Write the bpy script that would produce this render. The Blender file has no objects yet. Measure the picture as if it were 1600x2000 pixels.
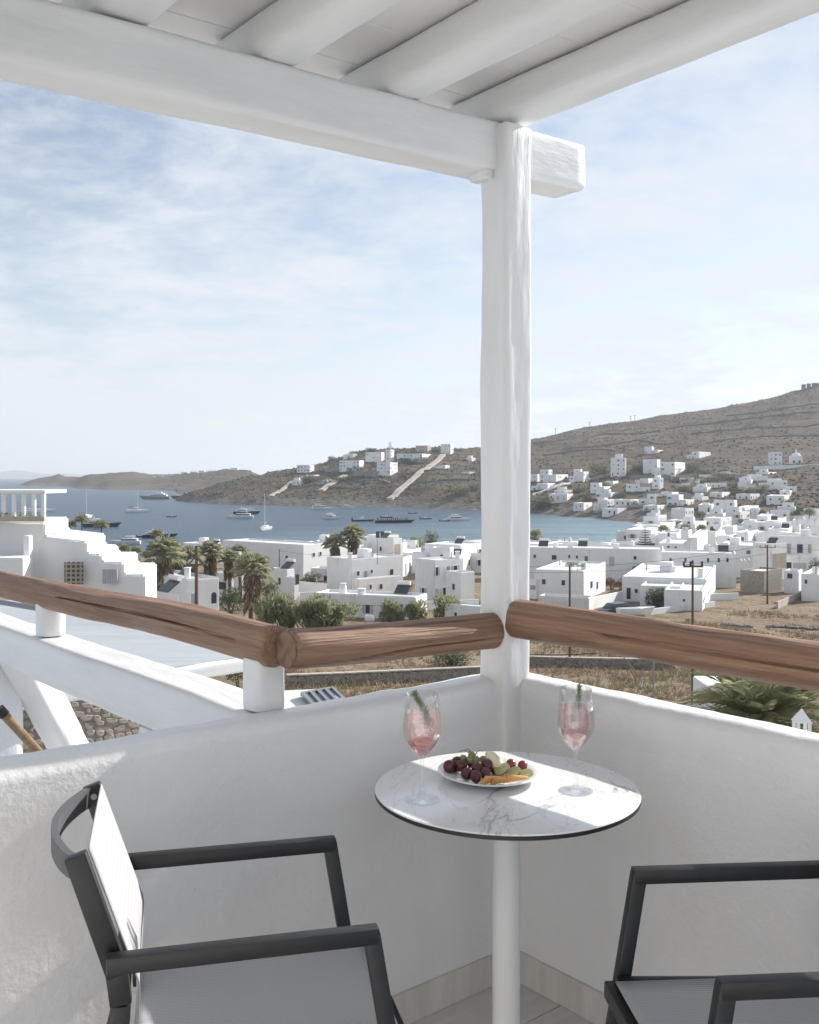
import bpy, bmesh, math, random
import numpy as np
from mathutils import Vector, Matrix, noise
R = math.radians
scn = bpy.context.scene
col = scn.collection
# ---------------------------------------------------------------- camera, sky, sun, exposure
F = 1944.0            # focal length in photo pixels (1600 x 2000 photo)
CH = 1.44             # camera height over the terrace floor
HY = 930.0            # horizon row
SEA = -20.5
HAZE = 0.00012
cam = bpy.data.cameras.new("camera"); cam_o = bpy.data.objects.new("camera", cam); col.objects.link(cam_o)
cam_o.location = (0, 0, CH); cam_o.rotation_euler = (R(90), 0, 0)
cam.sensor_fit = 'VERTICAL'; cam.sensor_height = 36.0; cam.lens = F / 2000 * 36.0
cam.shift_y = (HY - 1000) / 2000.0
cam.clip_start = 0.05; cam.clip_end = 60000
scn.camera = cam_o
SUN_AZ, SUN_EL = 37.5, 27.0     # azimuth from +X towards +Y
world = bpy.data.worlds.new("World"); scn.world = world; world.use_nodes = True
wn = world.node_tree; wn.nodes.clear()
def N(t, kind, **kw):
    n = t.nodes.new(kind)
    for k, v in kw.items():
        if hasattr(n, k): setattr(n, k, v)
    return n
def setin(n, **kw):
    for k, v in kw.items(): n.inputs[k.replace('_', ' ')].default_value = v
    return n
def math_n(t, op, a, b=None, clamp=False):
    n = t.nodes.new('ShaderNodeMath'); n.operation = op; n.use_clamp = clamp
    for i, v in enumerate((a, b)):
        if v is None: continue
        if isinstance(v, (int, float)): n.inputs[i].default_value = v
        else: t.links.new(v, n.inputs[i])
    return n.outputs[0]
sky = N(wn, 'ShaderNodeTexSky'); sky.sky_type = 'NISHITA'; sky.sun_disc = False
sky.sun_elevation = R(SUN_EL); sky.sun_rotation = R(90 - SUN_AZ)
sky.air_density = 1.0; sky.dust_density = 0.25; sky.ozone_density = 1.6; sky.altitude = 20
tc = N(wn, 'ShaderNodeTexCoord')
sep = N(wn, 'ShaderNodeSeparateXYZ'); wn.links.new(tc.outputs['Generated'], sep.inputs[0])
zz = math_n(wn, 'MAXIMUM', sep.outputs[2], 0.0)
den = math_n(wn, 'ADD', zz, 0.22)
cx = math_n(wn, 'DIVIDE', sep.outputs[0], den); cy = math_n(wn, 'DIVIDE', sep.outputs[1], den)
cmb = N(wn, 'ShaderNodeCombineXYZ'); wn.links.new(cx, cmb.inputs[0]); wn.links.new(cy, cmb.inputs[1])
def wnoise(scale, detail, rough, loc, sc=(1, 1, 1), rot=0.0, dist=0.0):
    mp = N(wn, 'ShaderNodeMapping'); mp.inputs['Location'].default_value = loc; mp.inputs['Scale'].default_value = sc
    mp.inputs['Rotation'].default_value = (0, 0, rot)
    wn.links.new(cmb.outputs[0], mp.inputs[0])
    n = N(wn, 'ShaderNodeTexNoise'); setin(n, Scale=scale, Detail=detail, Roughness=rough, Distortion=dist)
    wn.links.new(mp.outputs[0], n.inputs['Vector']); return n.outputs['Fac']
big = wnoise(0.75, 2, .5, (-4.2, 1.1, 0))            # where cloud sheets lie
mid = wnoise(3.2, 9, .62, (1.3, 4.2, 0), (1, 1.15, 1), .3, .25)
wisp = wnoise(9.0, 8, .66, (7.7, 2.4, 0), (1, 1.25, 1), .5, .35)
c = math_n(wn, 'ADD', math_n(wn, 'MULTIPLY', big, 1.1), math_n(wn, 'MULTIPLY', mid, 1.0))
c = math_n(wn, 'ADD', c, math_n(wn, 'MULTIPLY', wisp, .5))
mr = N(wn, 'ShaderNodeMapRange'); mr.interpolation_type = 'SMOOTHSTEP'
wn.links.new(c, mr.inputs[0]); mr.inputs[1].default_value = 1.02; mr.inputs[2].default_value = 1.50
veil = N(wn, 'ShaderNodeMapRange'); veil.interpolation_type = 'SMOOTHSTEP'   # thin haze low over the sea
wn.links.new(sep.outputs[2], veil.inputs[0]); veil.inputs[1].default_value = 0.42; veil.inputs[2].default_value = -0.05
veil2 = N(wn, 'ShaderNodeMapRange'); veil2.interpolation_type = 'SMOOTHSTEP'
wn.links.new(sep.outputs[2], veil2.inputs[0]); veil2.inputs[1].default_value = 0.16; veil2.inputs[2].default_value = -0.03
cf = math_n(wn, 'ADD', math_n(wn, 'MULTIPLY', mr.outputs[0], .8), math_n(wn, 'ADD', math_n(wn, 'MULTIPLY', veil.outputs[0], .40), math_n(wn, 'MULTIPLY', veil2.outputs[0], .34)), True)
hs = N(wn, 'ShaderNodeHueSaturation'); hs.inputs['Saturation'].default_value = .7; hs.inputs['Value'].default_value = .96
wn.links.new(sky.outputs[0], hs.inputs['Color'])
mix = N(wn, 'ShaderNodeMixRGB'); wn.links.new(cf, mix.inputs[0]); wn.links.new(hs.outputs[0], mix.inputs[1])
mix.inputs[2].default_value = (5.6, 6.0, 6.5, 1)
bg = N(wn, 'ShaderNodeBackground'); bg.inputs[1].default_value = 0.086
wn.links.new(mix.outputs[0], bg.inputs[0])
wo = N(wn, 'ShaderNodeOutputWorld'); wn.links.new(bg.outputs[0], wo.inputs[0])
sl = bpy.data.lights.new("sun", 'SUN'); so = bpy.data.objects.new("sun", sl); col.objects.link(so)
sl.energy = 4.4; sl.angle = R(0.53); sl.color = (1, .955, .90)
sd = Vector((math.cos(R(SUN_EL)) * math.cos(R(SUN_AZ)), math.cos(R(SUN_EL)) * math.sin(R(SUN_AZ)), math.sin(R(SUN_EL))))
so.rotation_euler = sd.to_track_quat('Z', 'Y').to_euler(); so.location = (6, 5, 8)
vs = scn.view_settings; vs.view_transform = 'Standard'; vs.look = 'None'; vs.exposure = 0.76; vs.gamma = 1; vs.use_curve_mapping = False
scn.render.engine = 'CYCLES'
scn.cycles.max_bounces = 8; scn.cycles.transparent_max_bounces = 24
# ---------------------------------------------------------------- helpers
def P(px, py, d): return Vector(((px - 800) / F * d, d, CH - (py - HY) / F * d))
def PX(px, d): return (px - 800) / F * d
MATS = {}
def pmat(name, c1, c2=None, scale=5., rough=.6, bump=0., bscale=None, stretch=(1, 1, 1), detail=5, spec=.5,
         contrast=(.35, .65), bdist=.01, spots=None, coord='Object', metal=0., transl=None, second=None):
    m = bpy.data.materials.new(name); m.use_nodes = True; t = m.node_tree
    b = t.nodes['Principled BSDF']; L = t.links.new
    setin(b, Roughness=rough, Metallic=metal); b.inputs['Specular IOR Level'].default_value = spec
    co = N(t, 'ShaderNodeTexCoord'); mp = N(t, 'ShaderNodeMapping'); mp.inputs['Scale'].default_value = stretch
    L(co.outputs[coord], mp.inputs[0])
    out = None
    if c2 is None: b.inputs['Base Color'].default_value = (*c1, 1)
    else:
        n = N(t, 'ShaderNodeTexNoise'); setin(n, Scale=scale, Detail=detail, Roughness=.6); L(mp.outputs[0], n.inputs['Vector'])
        r = N(t, 'ShaderNodeMapRange'); L(n.outputs[0], r.inputs[0]); r.inputs[1].default_value, r.inputs[2].default_value = contrast
        x = N(t, 'ShaderNodeMixRGB'); L(r.outputs[0], x.inputs[0]); x.inputs[1].default_value = (*c1, 1); x.inputs[2].default_value = (*c2, 1)
        out = x.outputs[0]
        for (sc, lo, hi, cc, st) in (second or []):
            m2 = N(t, 'ShaderNodeMapping'); m2.inputs['Scale'].default_value = st; m2.inputs['Location'].default_value = (3, 7, 1); L(co.outputs[coord], m2.inputs[0])
            n2 = N(t, 'ShaderNodeTexNoise'); setin(n2, Scale=sc, Detail=6, Roughness=.65); L(m2.outputs[0], n2.inputs['Vector'])
            r2 = N(t, 'ShaderNodeMapRange'); L(n2.outputs[0], r2.inputs[0]); r2.inputs[1].default_value, r2.inputs[2].default_value = lo, hi
            x2 = N(t, 'ShaderNodeMixRGB'); L(r2.outputs[0], x2.inputs[0]); L(out, x2.inputs[1]); x2.inputs[2].default_value = (*cc, 1); out = x2.outputs[0]
        L(out, b.inputs['Base Color'])
    if bump:
        n = N(t, 'ShaderNodeTexNoise'); setin(n, Scale=bscale or scale * 4, Detail=4, Roughness=.55); L(mp.outputs[0], n.inputs['Vector'])
        bp = N(t, 'ShaderNodeBump'); setin(bp, Strength=bump, Distance=bdist); L(n.outputs[0], bp.inputs['Height']); L(bp.outputs[0], b.inputs['Normal'])
    if transl:
        tr = N(t, 'ShaderNodeBsdfTranslucent'); ms = N(t, 'ShaderNodeMixShader'); ms.inputs[0].default_value = transl
        if out: L(out, tr.inputs[0])
        else: tr.inputs[0].default_value = (*c1, 1)
        L(b.outputs[0], ms.inputs[1]); L(tr.outputs[0], ms.inputs[2]); L(ms.outputs[0], t.nodes['Material Output'].inputs[0])
    MATS[name] = m; return m
W = .80
pmat('plaster', (.80, .80, .80), (.755, .755, .76), 2.2, .34, .5, 50, bdist=.006, spec=.5, second=[(1.3, .52, .78, (.70, .695, .68), (1, 1, .5)), (14, .66, .74, (.66, .655, .64), (1, 1, .12))])
pmat('paint', (.80, .80, .79), (.74, .74, .735), 3, .38, .4, 9, stretch=(1, 4, 4), bdist=.006, second=[(11, .665, .70, (.42, .41, .39), (.06, 2.6, 2.6))])
pmat('roofboard', (.80, .79, .77), (.74, .73, .71), 2, .45, .15, 12, bdist=.004)
pmat('log', (.31, .175, .108), (.19, .105, .066), 9, .6, .8, 14, stretch=(.3, 11, 11), contrast=(.32, .68), bdist=.008,
     second=[(5, .52, .72, (.38, .245, .16), (.3, 6, 6)), (14, .60, .68, (.085, .05, .035), (.08, 4, 4)), (2.2, .56, .78, (.31, .25, .21), (.7, 2, 2)), (3.1, .70, .74, (.07, .04, .03), (1.2, 2.4, 2.4))])
pmat('endgrain', (.26, .17, .11), (.16, .09, .055), 40, .7, .3, 60)
pmat('tile', (.66, .64, .61), (.56, .535, .505), 3, .45, .12, 30, stretch=(1, 9, 1), bdist=.002)
pmat('grout', (.34, .33, .31), rough=.9)
pmat('house', (.82, .82, .82), (.76, .76, .755), .5, .8, 0, second=[(.9, .55, .8, (.66, .65, .63), (1, 1, .18)), (.25, .55, .75, (.74, .73, .70), (1, 1, 1))])
pmat('houseroof', (.70, .695, .68), (.60, .59, .57), .6, .9, 0)
pmat('tan', (.46, .40, .33), (.38, .33, .27), .8, .85)
pmat('glass', (.05, .06, .07), rough=.15)
pmat('blue', (.30, .42, .50), rough=.6)
pmat('shutter', (.50, .52, .55), (.42, .44, .47), 3, .6)
pmat('greydoor', (.30, .30, .31), rough=.6)
pmat('stone', (.36, .33, .30), (.20, .185, .17), 6, .9, .5, 20, second=[(3, .5, .7, (.42, .36, .29), (1, 1, 1))])
pmat('stonedark', (.20, .195, .19), (.12, .12, .12), 5, .95, .4, 20)
pmat('dark', (.011, .0115, .0125), (.016, .0165, .018), 20, .42, .08, 200)
pmat('slat', (.10, .103, .108), rough=.5)
pmat('rope', (.50, .37, .24), (.38, .27, .17), 30, .9, .5, 60)
pmat('membrane', (.43, .455, .47), (.36, .385, .40), 1.1, .5, .5, 3, stretch=(.6, 2.5, 1), bdist=.03)
pmat('boatwhite', (.80, .80, .80), rough=.3)
pmat('navy', (.035, .045, .065), rough=.35)
pmat('boatgrey', (.20, .215, .235), rough=.4)
pmat('wood', (.16, .115, .085), (.10, .07, .055), 6, .85, stretch=(1, 1, .2))
pmat('metal', (.35, .35, .36), rough=.45, metal=.6)
pmat('carpaint', (.018, .02, .026), rough=.25)
pmat('rubber', (.02, .02, .02), rough=.8)
pmat('palmleaf', (.33, .35, .22), (.45, .44, .31), .9, .5, transl=.45)
pmat('skirt', (.32, .25, .175), (.22, .165, .12), 3, .9)
pmat('trunk', (.16, .125, .10), (.10, .08, .065), 5, .95, .4, 12, stretch=(1, 1, 3))
pmat('leafdark', (.10, .125, .065), (.16, .18, .10), 1.2, .65, transl=.4)
pmat('leafmid', (.13, .15, .08), (.19, .195, .115), 1.2, .65, transl=.4)
pmat('reed', (.34, .35, .22), (.24, .26, .15), 1.0, .7, transl=.45)
pmat('frond', (.30, .34, .19), (.42, .42, .28), .8, .35, transl=.55)
pmat('drygrass', (.34, .255, .17), (.25, .18, .12), .25, .9, transl=.2, second=[(.12, .5, .62, (.24, .23, .125), (1, 1, 1))])
pmat('redshrub', (.22, .12, .085), (.13, .10, .06), 2, .8)
# ---- mesh builder
class MB:
    def __init__(s): s.v = []; s.f = []; s.sm = False
    def add(s, vs, fs):
        o = len(s.v); s.v += [tuple(v) for v in vs]; s.f += [tuple(i + o for i in f) for f in fs]; return s
    def box(s, x0, x1, y0, y1, z0, z1, M=None):
        vs = [Vector((x, y, z)) for z in (z0, z1) for y in (y0, y1) for x in (x0, x1)]
        if M is not None: vs = [M @ v for v in vs]
        return s.add(vs, [(0, 2, 3, 1), (4, 5, 7, 6), (0, 1, 5, 4), (2, 6, 7, 3), (0, 4, 6, 2), (1, 3, 7, 5)])
    def bar(s, p0, p1, w, h, up=(0, 0, 1)):
        p0, p1 = Vector(p0), Vector(p1); a = (p1 - p0); Ln = a.length; a.normalize()
        b = Vector(up).cross(a)
        if b.length < 1e-4: b = Vector((0, 1, 0)).cross(a)
        b.normalize(); c = a.cross(b)
        M = Matrix((( a.x, b.x, c.x, p0.x), (a.y, b.y, c.y, p0.y), (a.z, b.z, c.z, p0.z), (0, 0, 0, 1)))
        return s.box(0, Ln, -w / 2, w / 2, -h / 2, h / 2, M)
    def tube(s, pts, rad, n=10, cap=True):
        pts = [Vector(p) for p in pts]; k = len(pts)
        rad = rad if isinstance(rad, (list, tuple)) else [rad] * k
        o = len(s.v); ref = None
        for i, p in enumerate(pts):
            a = (pts[min(i + 1, k - 1)] - pts[max(i - 1, 0)]).normalized()
            if ref is None: ref = a.orthogonal().normalized()
            ref = (ref - a * ref.dot(a)).normalized(); q = a.cross(ref)
            for j in range(n):
                th = 2 * math.pi * j / n
                s.v.append(tuple(p + (ref * math.cos(th) + q * math.sin(th)) * rad[i]))
        for i in range(k - 1):
            for j in range(n):
                s.f.append((o + i * n + j, o + i * n + (j + 1) % n, o + (i + 1) * n + (j + 1) % n, o + (i + 1) * n + j))
        if cap: s.f.append(tuple(o + j for j in reversed(range(n)))); s.f.append(tuple(o + (k - 1) * n + j for j in range(n)))
        return s
    def lathe(s, prof, n=32, c=(0, 0, 0), cap=True):
        o = len(s.v)
        for r, z in prof:
            for j in range(n): s.v.append((c[0] + r * math.cos(2 * math.pi * j / n), c[1] + r * math.sin(2 * math.pi * j / n), c[2] + z))
        for i in range(len(prof) - 1):
            for j in range(n): s.f.append((o + i * n + j, o + i * n + (j + 1) % n, o + (i + 1) * n + (j + 1) % n, o + (i + 1) * n + j))
        if cap:
            if prof[0][0] > 1e-5: s.f.append(tuple(o + j for j in reversed(range(n))))
            if prof[-1][0] > 1e-5: s.f.append(tuple(o + (len(prof) - 1) * n + j for j in range(n)))
        return s
    def ball(s, c, r, n=10, m=7, sc=(1, 1, 1), M=None):
        pr = [(max(1e-6, math.sin(math.pi * i / m)), -math.cos(math.pi * i / m)) for i in range(m + 1)]
        o = len(s.v); s.lathe(pr, n, cap=False)
        for i in range(o, len(s.v)):
            v = Vector(s.v[i]); v = Vector((v.x * sc[0] * r, v.y * sc[1] * r, v.z * sc[2] * r))
            if M is not None: v = M @ v
            s.v[i] = tuple(v + Vector(c))
        return s
    def mesh(s, name, smooth=False, bevel=0, seg=2, angle=40):
        me = bpy.data.meshes.new(name); me.from_pydata(s.v, [], s.f); me.update()
        if bevel or smooth:
            bm = bmesh.new(); bm.from_mesh(me)
            if smooth: bmesh.ops.remove_doubles(bm, verts=bm.verts, dist=1e-5)
            if bevel:
                ed = [e for e in bm.edges if len(e.link_faces) == 2 and e.calc_face_angle(0) > R(30)]
                bmesh.ops.bevel(bm, geom=ed, offset=bevel, segments=seg, affect='EDGES', profile=.5, clamp_overlap=True)
            bm.to_mesh(me); bm.free()
            for p in me.polygons: p.use_smooth = True
            me.set_sharp_from_angle(angle=R(angle))
        return me
    def build(s, name, mat, parent=None, smooth=False, bevel=0, seg=2, loc=None, angle=40):
        return mk(name, s.mesh(name, smooth, bevel, seg, angle), mat, parent, loc)
def mk(name, me, mat, parent=None, loc=None):
    if not me.materials: me.materials.append(MATS[mat] if isinstance(mat, str) else mat)
    o = bpy.data.objects.new(name, me); col.objects.link(o)
    if parent is not None: o.parent = parent
    if loc is not None: o.location = loc
    return o
def tag(o, label=None, cat=None, group=None, kind=None):
    for k, v in (('label', label), ('category', cat), ('group', group), ('kind', kind)):
        if v: o[k] = v
    return o
def empty(name, loc, label, cat, group=None, rz=0.):
    o = bpy.data.objects.new(name, None); col.objects.link(o); o.location = loc; o.rotation_euler = (0, 0, rz)
    o.empty_display_size = .1
    return tag(o, label, cat, group)
def wpart(mb, name, mat, parent, **kw):      # mesh given in world coordinates, child of an unrotated empty
    return mb.build(name, mat, parent, loc=-Vector(parent.location), **kw)
def copy_tree(o, parent=None):
    c = o.copy(); col.objects.link(c); c.parent = parent
    for ch in list(o.children): copy_tree(ch, c)
    return c
def frame_to(p0, p1, up=(0, 0, 1)):          # matrix whose X runs from p0 to p1
    p0, p1 = Vector(p0), Vector(p1); a = (p1 - p0).normalized(); b = Vector(up).cross(a).normalized(); c = a.cross(b)
    return Matrix(((a.x, b.x, c.x, p0.x), (a.y, b.y, c.y, p0.y), (a.z, b.z, c.z, p0.z), (0, 0, 0, 1)))
def hewn(L, w, h, p=2.5, seg=None, n=24, amp=.004, seed=0, endr=.012, bend=0., groove=None, freq=3.):
    """a hand-hewn timber along local X: superellipse section w x h (p=2 round, 8 square)"""
    seg = seg or max(6, int(L / .035)); mb = MB(); xs = [0, endr * .35, endr] + [endr + (L - 2 * endr) * i / seg for i in range(1, seg)] + [L - endr, L - endr * .35, L]
    sc = [1 - endr * 1.2 / max(w, h) * 1.6, 1 - endr * .35 / max(w, h) * 1.6, 1] + [1] * (seg - 1) + [1, 1 - endr * .35 / max(w, h) * 1.6, 1 - endr * 1.2 / max(w, h) * 1.6]
    sec = []
    if p >= 5:                      # squared timber: flat faces, rounded arrises
        rc = min(w, h) * (.5 if p < 5.5 else 1.15 / p); q5 = max(3, n // 8); ns_ = max(2, n // 8)
        for ci, (sy, sz, a0) in enumerate(((1, 1, 0), (-1, 1, 90), (-1, -1, 180), (1, -1, 270))):
            for i in range(q5 + 1):
                a_ = R(a0 + 90 * i / q5); sec.append((sy * (w / 2 - rc) + rc * math.cos(a_), sz * (h / 2 - rc) + rc * math.sin(a_)))
            ny, nz_ = ((-1, 1), (-1, -1), (1, -1), (1, 1))[ci]; y0, z0 = sec[-1]; a_ = R(a0 + 90)
            y1, z1 = ny * (w / 2 - rc) + rc * math.cos(a_), nz_ * (h / 2 - rc) + rc * math.sin(a_)
            for i in range(1, ns_ + 1): sec.append((y0 + (y1 - y0) * i / (ns_ + 1), z0 + (z1 - z0) * i / (ns_ + 1)))
        n = len(sec)
    else:
        for j in range(n):
            tt = 2 * math.pi * (j + .5) / n; c, s_ = math.cos(tt), math.sin(tt)
            sec.append((math.copysign(abs(c) ** (2 / p), c) * w / 2, math.copysign(abs(s_) ** (2 / p), s_) * h / 2))
    for x, k in zip(xs, sc):
        for (y_, z_) in sec:
            th = math.atan2(z_ / h, y_ / w); c, s_ = 2 * y_ / w, 2 * z_ / h; y, z = y_ * k, z_ * k
            nz = noise.noise(Vector((x * freq, c * .9 + seed * 7.1, s_ * .9))) * amp + noise.noise(Vector((x * freq * 4, c * 2 + seed * 3.3, s_ * 2))) * amp * .35
            q = 1 + nz / (max(w, h) / 2)
            if groove:
                g = groove(x / L); dth = (math.degrees(th) - g[0] + 180) % 360 - 180
                q -= g[1] * max(0, 1 - abs(dth) / g[2])
            yy = bend * math.sin(math.pi * x / L) + noise.noise(Vector((x * .9, seed * 2.7, 5))) * amp * 1.4
            mb.v.append((x, y * q + yy, z * q + noise.noise(Vector((x * .9, seed * 1.9, 9))) * amp * 1.4))
    for i in range(len(xs) - 1):
        for j in range(n): mb.f.append((i * n + j, (i + 1) * n + j, (i + 1) * n + (j + 1) % n, i * n + (j + 1) % n))
    mb.f.append(tuple(j for j in range(n))); mb.f.append(tuple((len(xs) - 1) * n + j for j in reversed(range(n))))
    return mb
def timber(name, p0, p1, w, h, mat, parent=None, up=(0, 0, 1), **kw):
    o = hewn((Vector(p1) - Vector(p0)).length, w, h, **kw).build(name, mat, None, smooth=True, angle=50)
    M = frame_to(p0, p1, up)
    if parent is not None: o.parent = parent; M = Matrix.Translation(-Vector(parent.location)) @ M
    o.matrix_local = M
    return o
# ---------------------------------------------------------------- terrain
GD = [(0, -5.), (8, -6.), (20, -8.5), (30, -10.2), (55, -12.6), (78, -15), (110, -16.4), (137, -17.4), (160, -18), (200, -19.2), (250, -20.5)]
def zh(y, d): return -(y - HY) / F * d            # height over the camera of a pixel row at distance d
WL = SEA - CH                                     # sea level over the camera
def near(c): return GD + [(c, WL + .05), (c + 12, WL - 1.5), (c + 40, WL - 4)]
def coast(y): return -WL * F / (y - HY)
COLS = []
def colm(px, pts): COLS.append((px, sorted(pts)))
deep = [(6000, WL - 4), (9000, WL - 4)]
for px in (-1400, -300, 20): colm(px, near(262) + deep)
colm(39, near(262) + [(2480, WL - 3), (2510, WL + .3), (2600, zh(946, 2600)), (2700, WL - 3)] + deep)
def far(px, c, dc, yc, d2=None, y2=None):
    pts = near(265) + [(c - 25, WL - 3), (c, WL), (c + 18, WL + 4.5), (dc, zh(yc, dc)), (dc + 500, zh(yc, dc) * .3 + WL * .7)]
    if d2: pts = near(265) + [(c - 25, WL - 3), (c, WL), (c + 14, WL + 4.5), (dc, zh(yc, dc)), (dc + 120, zh(yc, dc) - 5), (d2 - 350, WL + 6), (d2, zh(y2, d2)), (d2 + 500, WL)]
    colm(px, pts + deep)
far(60, 2200, 2500, 938); far(105, 2150, 2450, 929); far(113, 2150, 2450, 924); far(131, 2100, 2400, 931); far(178, 1700, 2200, 926)
far(215, 1600, 2100, 923); far(262, 1580, 2050, 921); far(302, 1560, 2000, 927); far(335, 1500, 1950, 926)
far(350, 870, 895, 976, 1900, 925); far(380, 830, 880, 961, 1850, 922); far(443, 775, 900, 941, 1750, 916); far(480, 760, 915, 932, 1700, 918)
far(505, 750, 920, 927, 1650, 926)
for px, c, dc, yc in ((530, 742, 930, 922), (580, 732, 930, 915), (621, 725, 950, 906), (660, 718, 960, 894), (712, 708, 960, 880), (782, 690, 970, 875), (849, 668, 970, 875)):
    far(px, c, dc, yc)
def slope(px, c, pts, wet=True, nc=300):
    base = near(nc) + [(c - 25, WL - 3)] if wet else GD + [(300, WL + 1.6), (400, WL + 2.2)]
    colm(px, base + [(c, WL + (0 if wet else 2.4))] + [(d, zh(y, d)) for y, d in pts] + [(pts[-1][1] + 400, zh(pts[-1][0], pts[-1][1]) * .8), (6000, 0), (9000, WL)])
slope(933, 637, [(978, 660), (950, 740), (915, 850), (890, 930), (877, 990)])
slope(1000, 600, [(985, 618), (955, 665), (932, 730), (905, 850), (868, 1200)])
slope(1039, 583, [(985, 600), (955, 645), (930, 725), (900, 850), (857, 1300)])
slope(1150, 530, [(995, 548), (965, 600), (940, 670), (905, 800), (875, 930), (833, 1300)])
slope(1225, 480, [(1004, 500), (970, 570), (935, 660), (905, 770), (870, 930), (824, 1280)], nc=305)
slope(1262, 462, [(1008, 482), (972, 560), (935, 655), (905, 765), (868, 925), (818, 1260)], wet=False)
slope(1300, 455, [(1008, 480), (970, 560), (932, 655), (905, 765), (865, 930), (811, 1250)], wet=False)
slope(1375, 450, [(1012, 470), (970, 560), (932, 650), (900, 765), (855, 940), (799, 1230)], wet=False)
slope(1450, 440, [(1012, 460), (965, 560), (930, 650), (900, 760), (850, 940), (790, 1200)], wet=False)
slope(1506, 440, [(1010, 460), (962, 560), (930, 645), (898, 755), (845, 940), (777, 1200)], wet=False)
slope(1555, 440, [(1008, 460), (958, 560), (928, 640), (895, 750), (838, 940), (762, 1200)], wet=False)
slope(1600, 440, [(1006, 460), (955, 560), (925, 640), (892, 750), (832, 940), (754, 1200)], wet=False)
slope(1900, 440, [(1000, 460), (950, 560), (915, 640), (880, 750), (800, 940), (715, 1200)], wet=False)
slope(3000, 440, [(1000, 460), (950, 560), (915, 640), (880, 750), (800, 940), (730, 1200)], wet=False)
COLS.sort(key=lambda c: c[0])
CPX = [c[0] for c in COLS]
def prof(i, d):
    p = COLS[i][1]; return np.interp(d, [a[0] for a in p], [a[1] for a in p])
def ground_rel(px, d):
    i = int(np.clip(np.searchsorted(CPX, px) - 1, 0, len(CPX) - 2)); f = min(max((px - CPX[i]) / (CPX[i + 1] - CPX[i]), 0), 1)
    f = f * f * (3 - 2 * f) * .5 + f * .5
    return prof(i, d) * (1 - f) + prof(i + 1, d) * f
def ground(x, y):
    return CH + float(ground_rel(800 + x / y * F, y))
def tnoise(x, y, z, d):
    amp = min(max((d - 300) / 400, 0), 1)
    if amp <= 0 or z < SEA - .5: return 0.
    k = min(max((z - SEA) / 6, 0), 1)
    v = Vector((x / 60, y / 60, 0))
    return amp * k * (noise.fractal(v, 1, 2.1, 5) * 2.6 + abs(noise.noise(v * 4.3)) * 1.4 + noise.noise(v * 11) * .5)
pxs = np.concatenate([np.arange(-1400, -60, 60), np.arange(-60, 1660, 7), np.arange(1660, 3000, 60)])
ds = np.concatenate([np.geomspace(9, 250, 60), np.linspace(254, 520, 60), np.linspace(526, 1340, 150), np.geomspace(1350, 5200, 70)])
tv = []
for d in ds:
    for px in pxs:
        x = (px - 800) / F * d; z = CH + float(ground_rel(px, d)); tv.append((x, d, z + tnoise(x, d, z, d)))
nx = len(pxs); tf = [(j * nx + i, j * nx + i + 1, (j + 1) * nx + i + 1, (j + 1) * nx + i) for j in range(len(ds) - 1) for i in range(nx - 1)]
me = bpy.data.meshes.new('hills'); me.from_pydata(tv, [], tf); me.update()
for p in me.polygons: p.use_smooth = True
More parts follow.
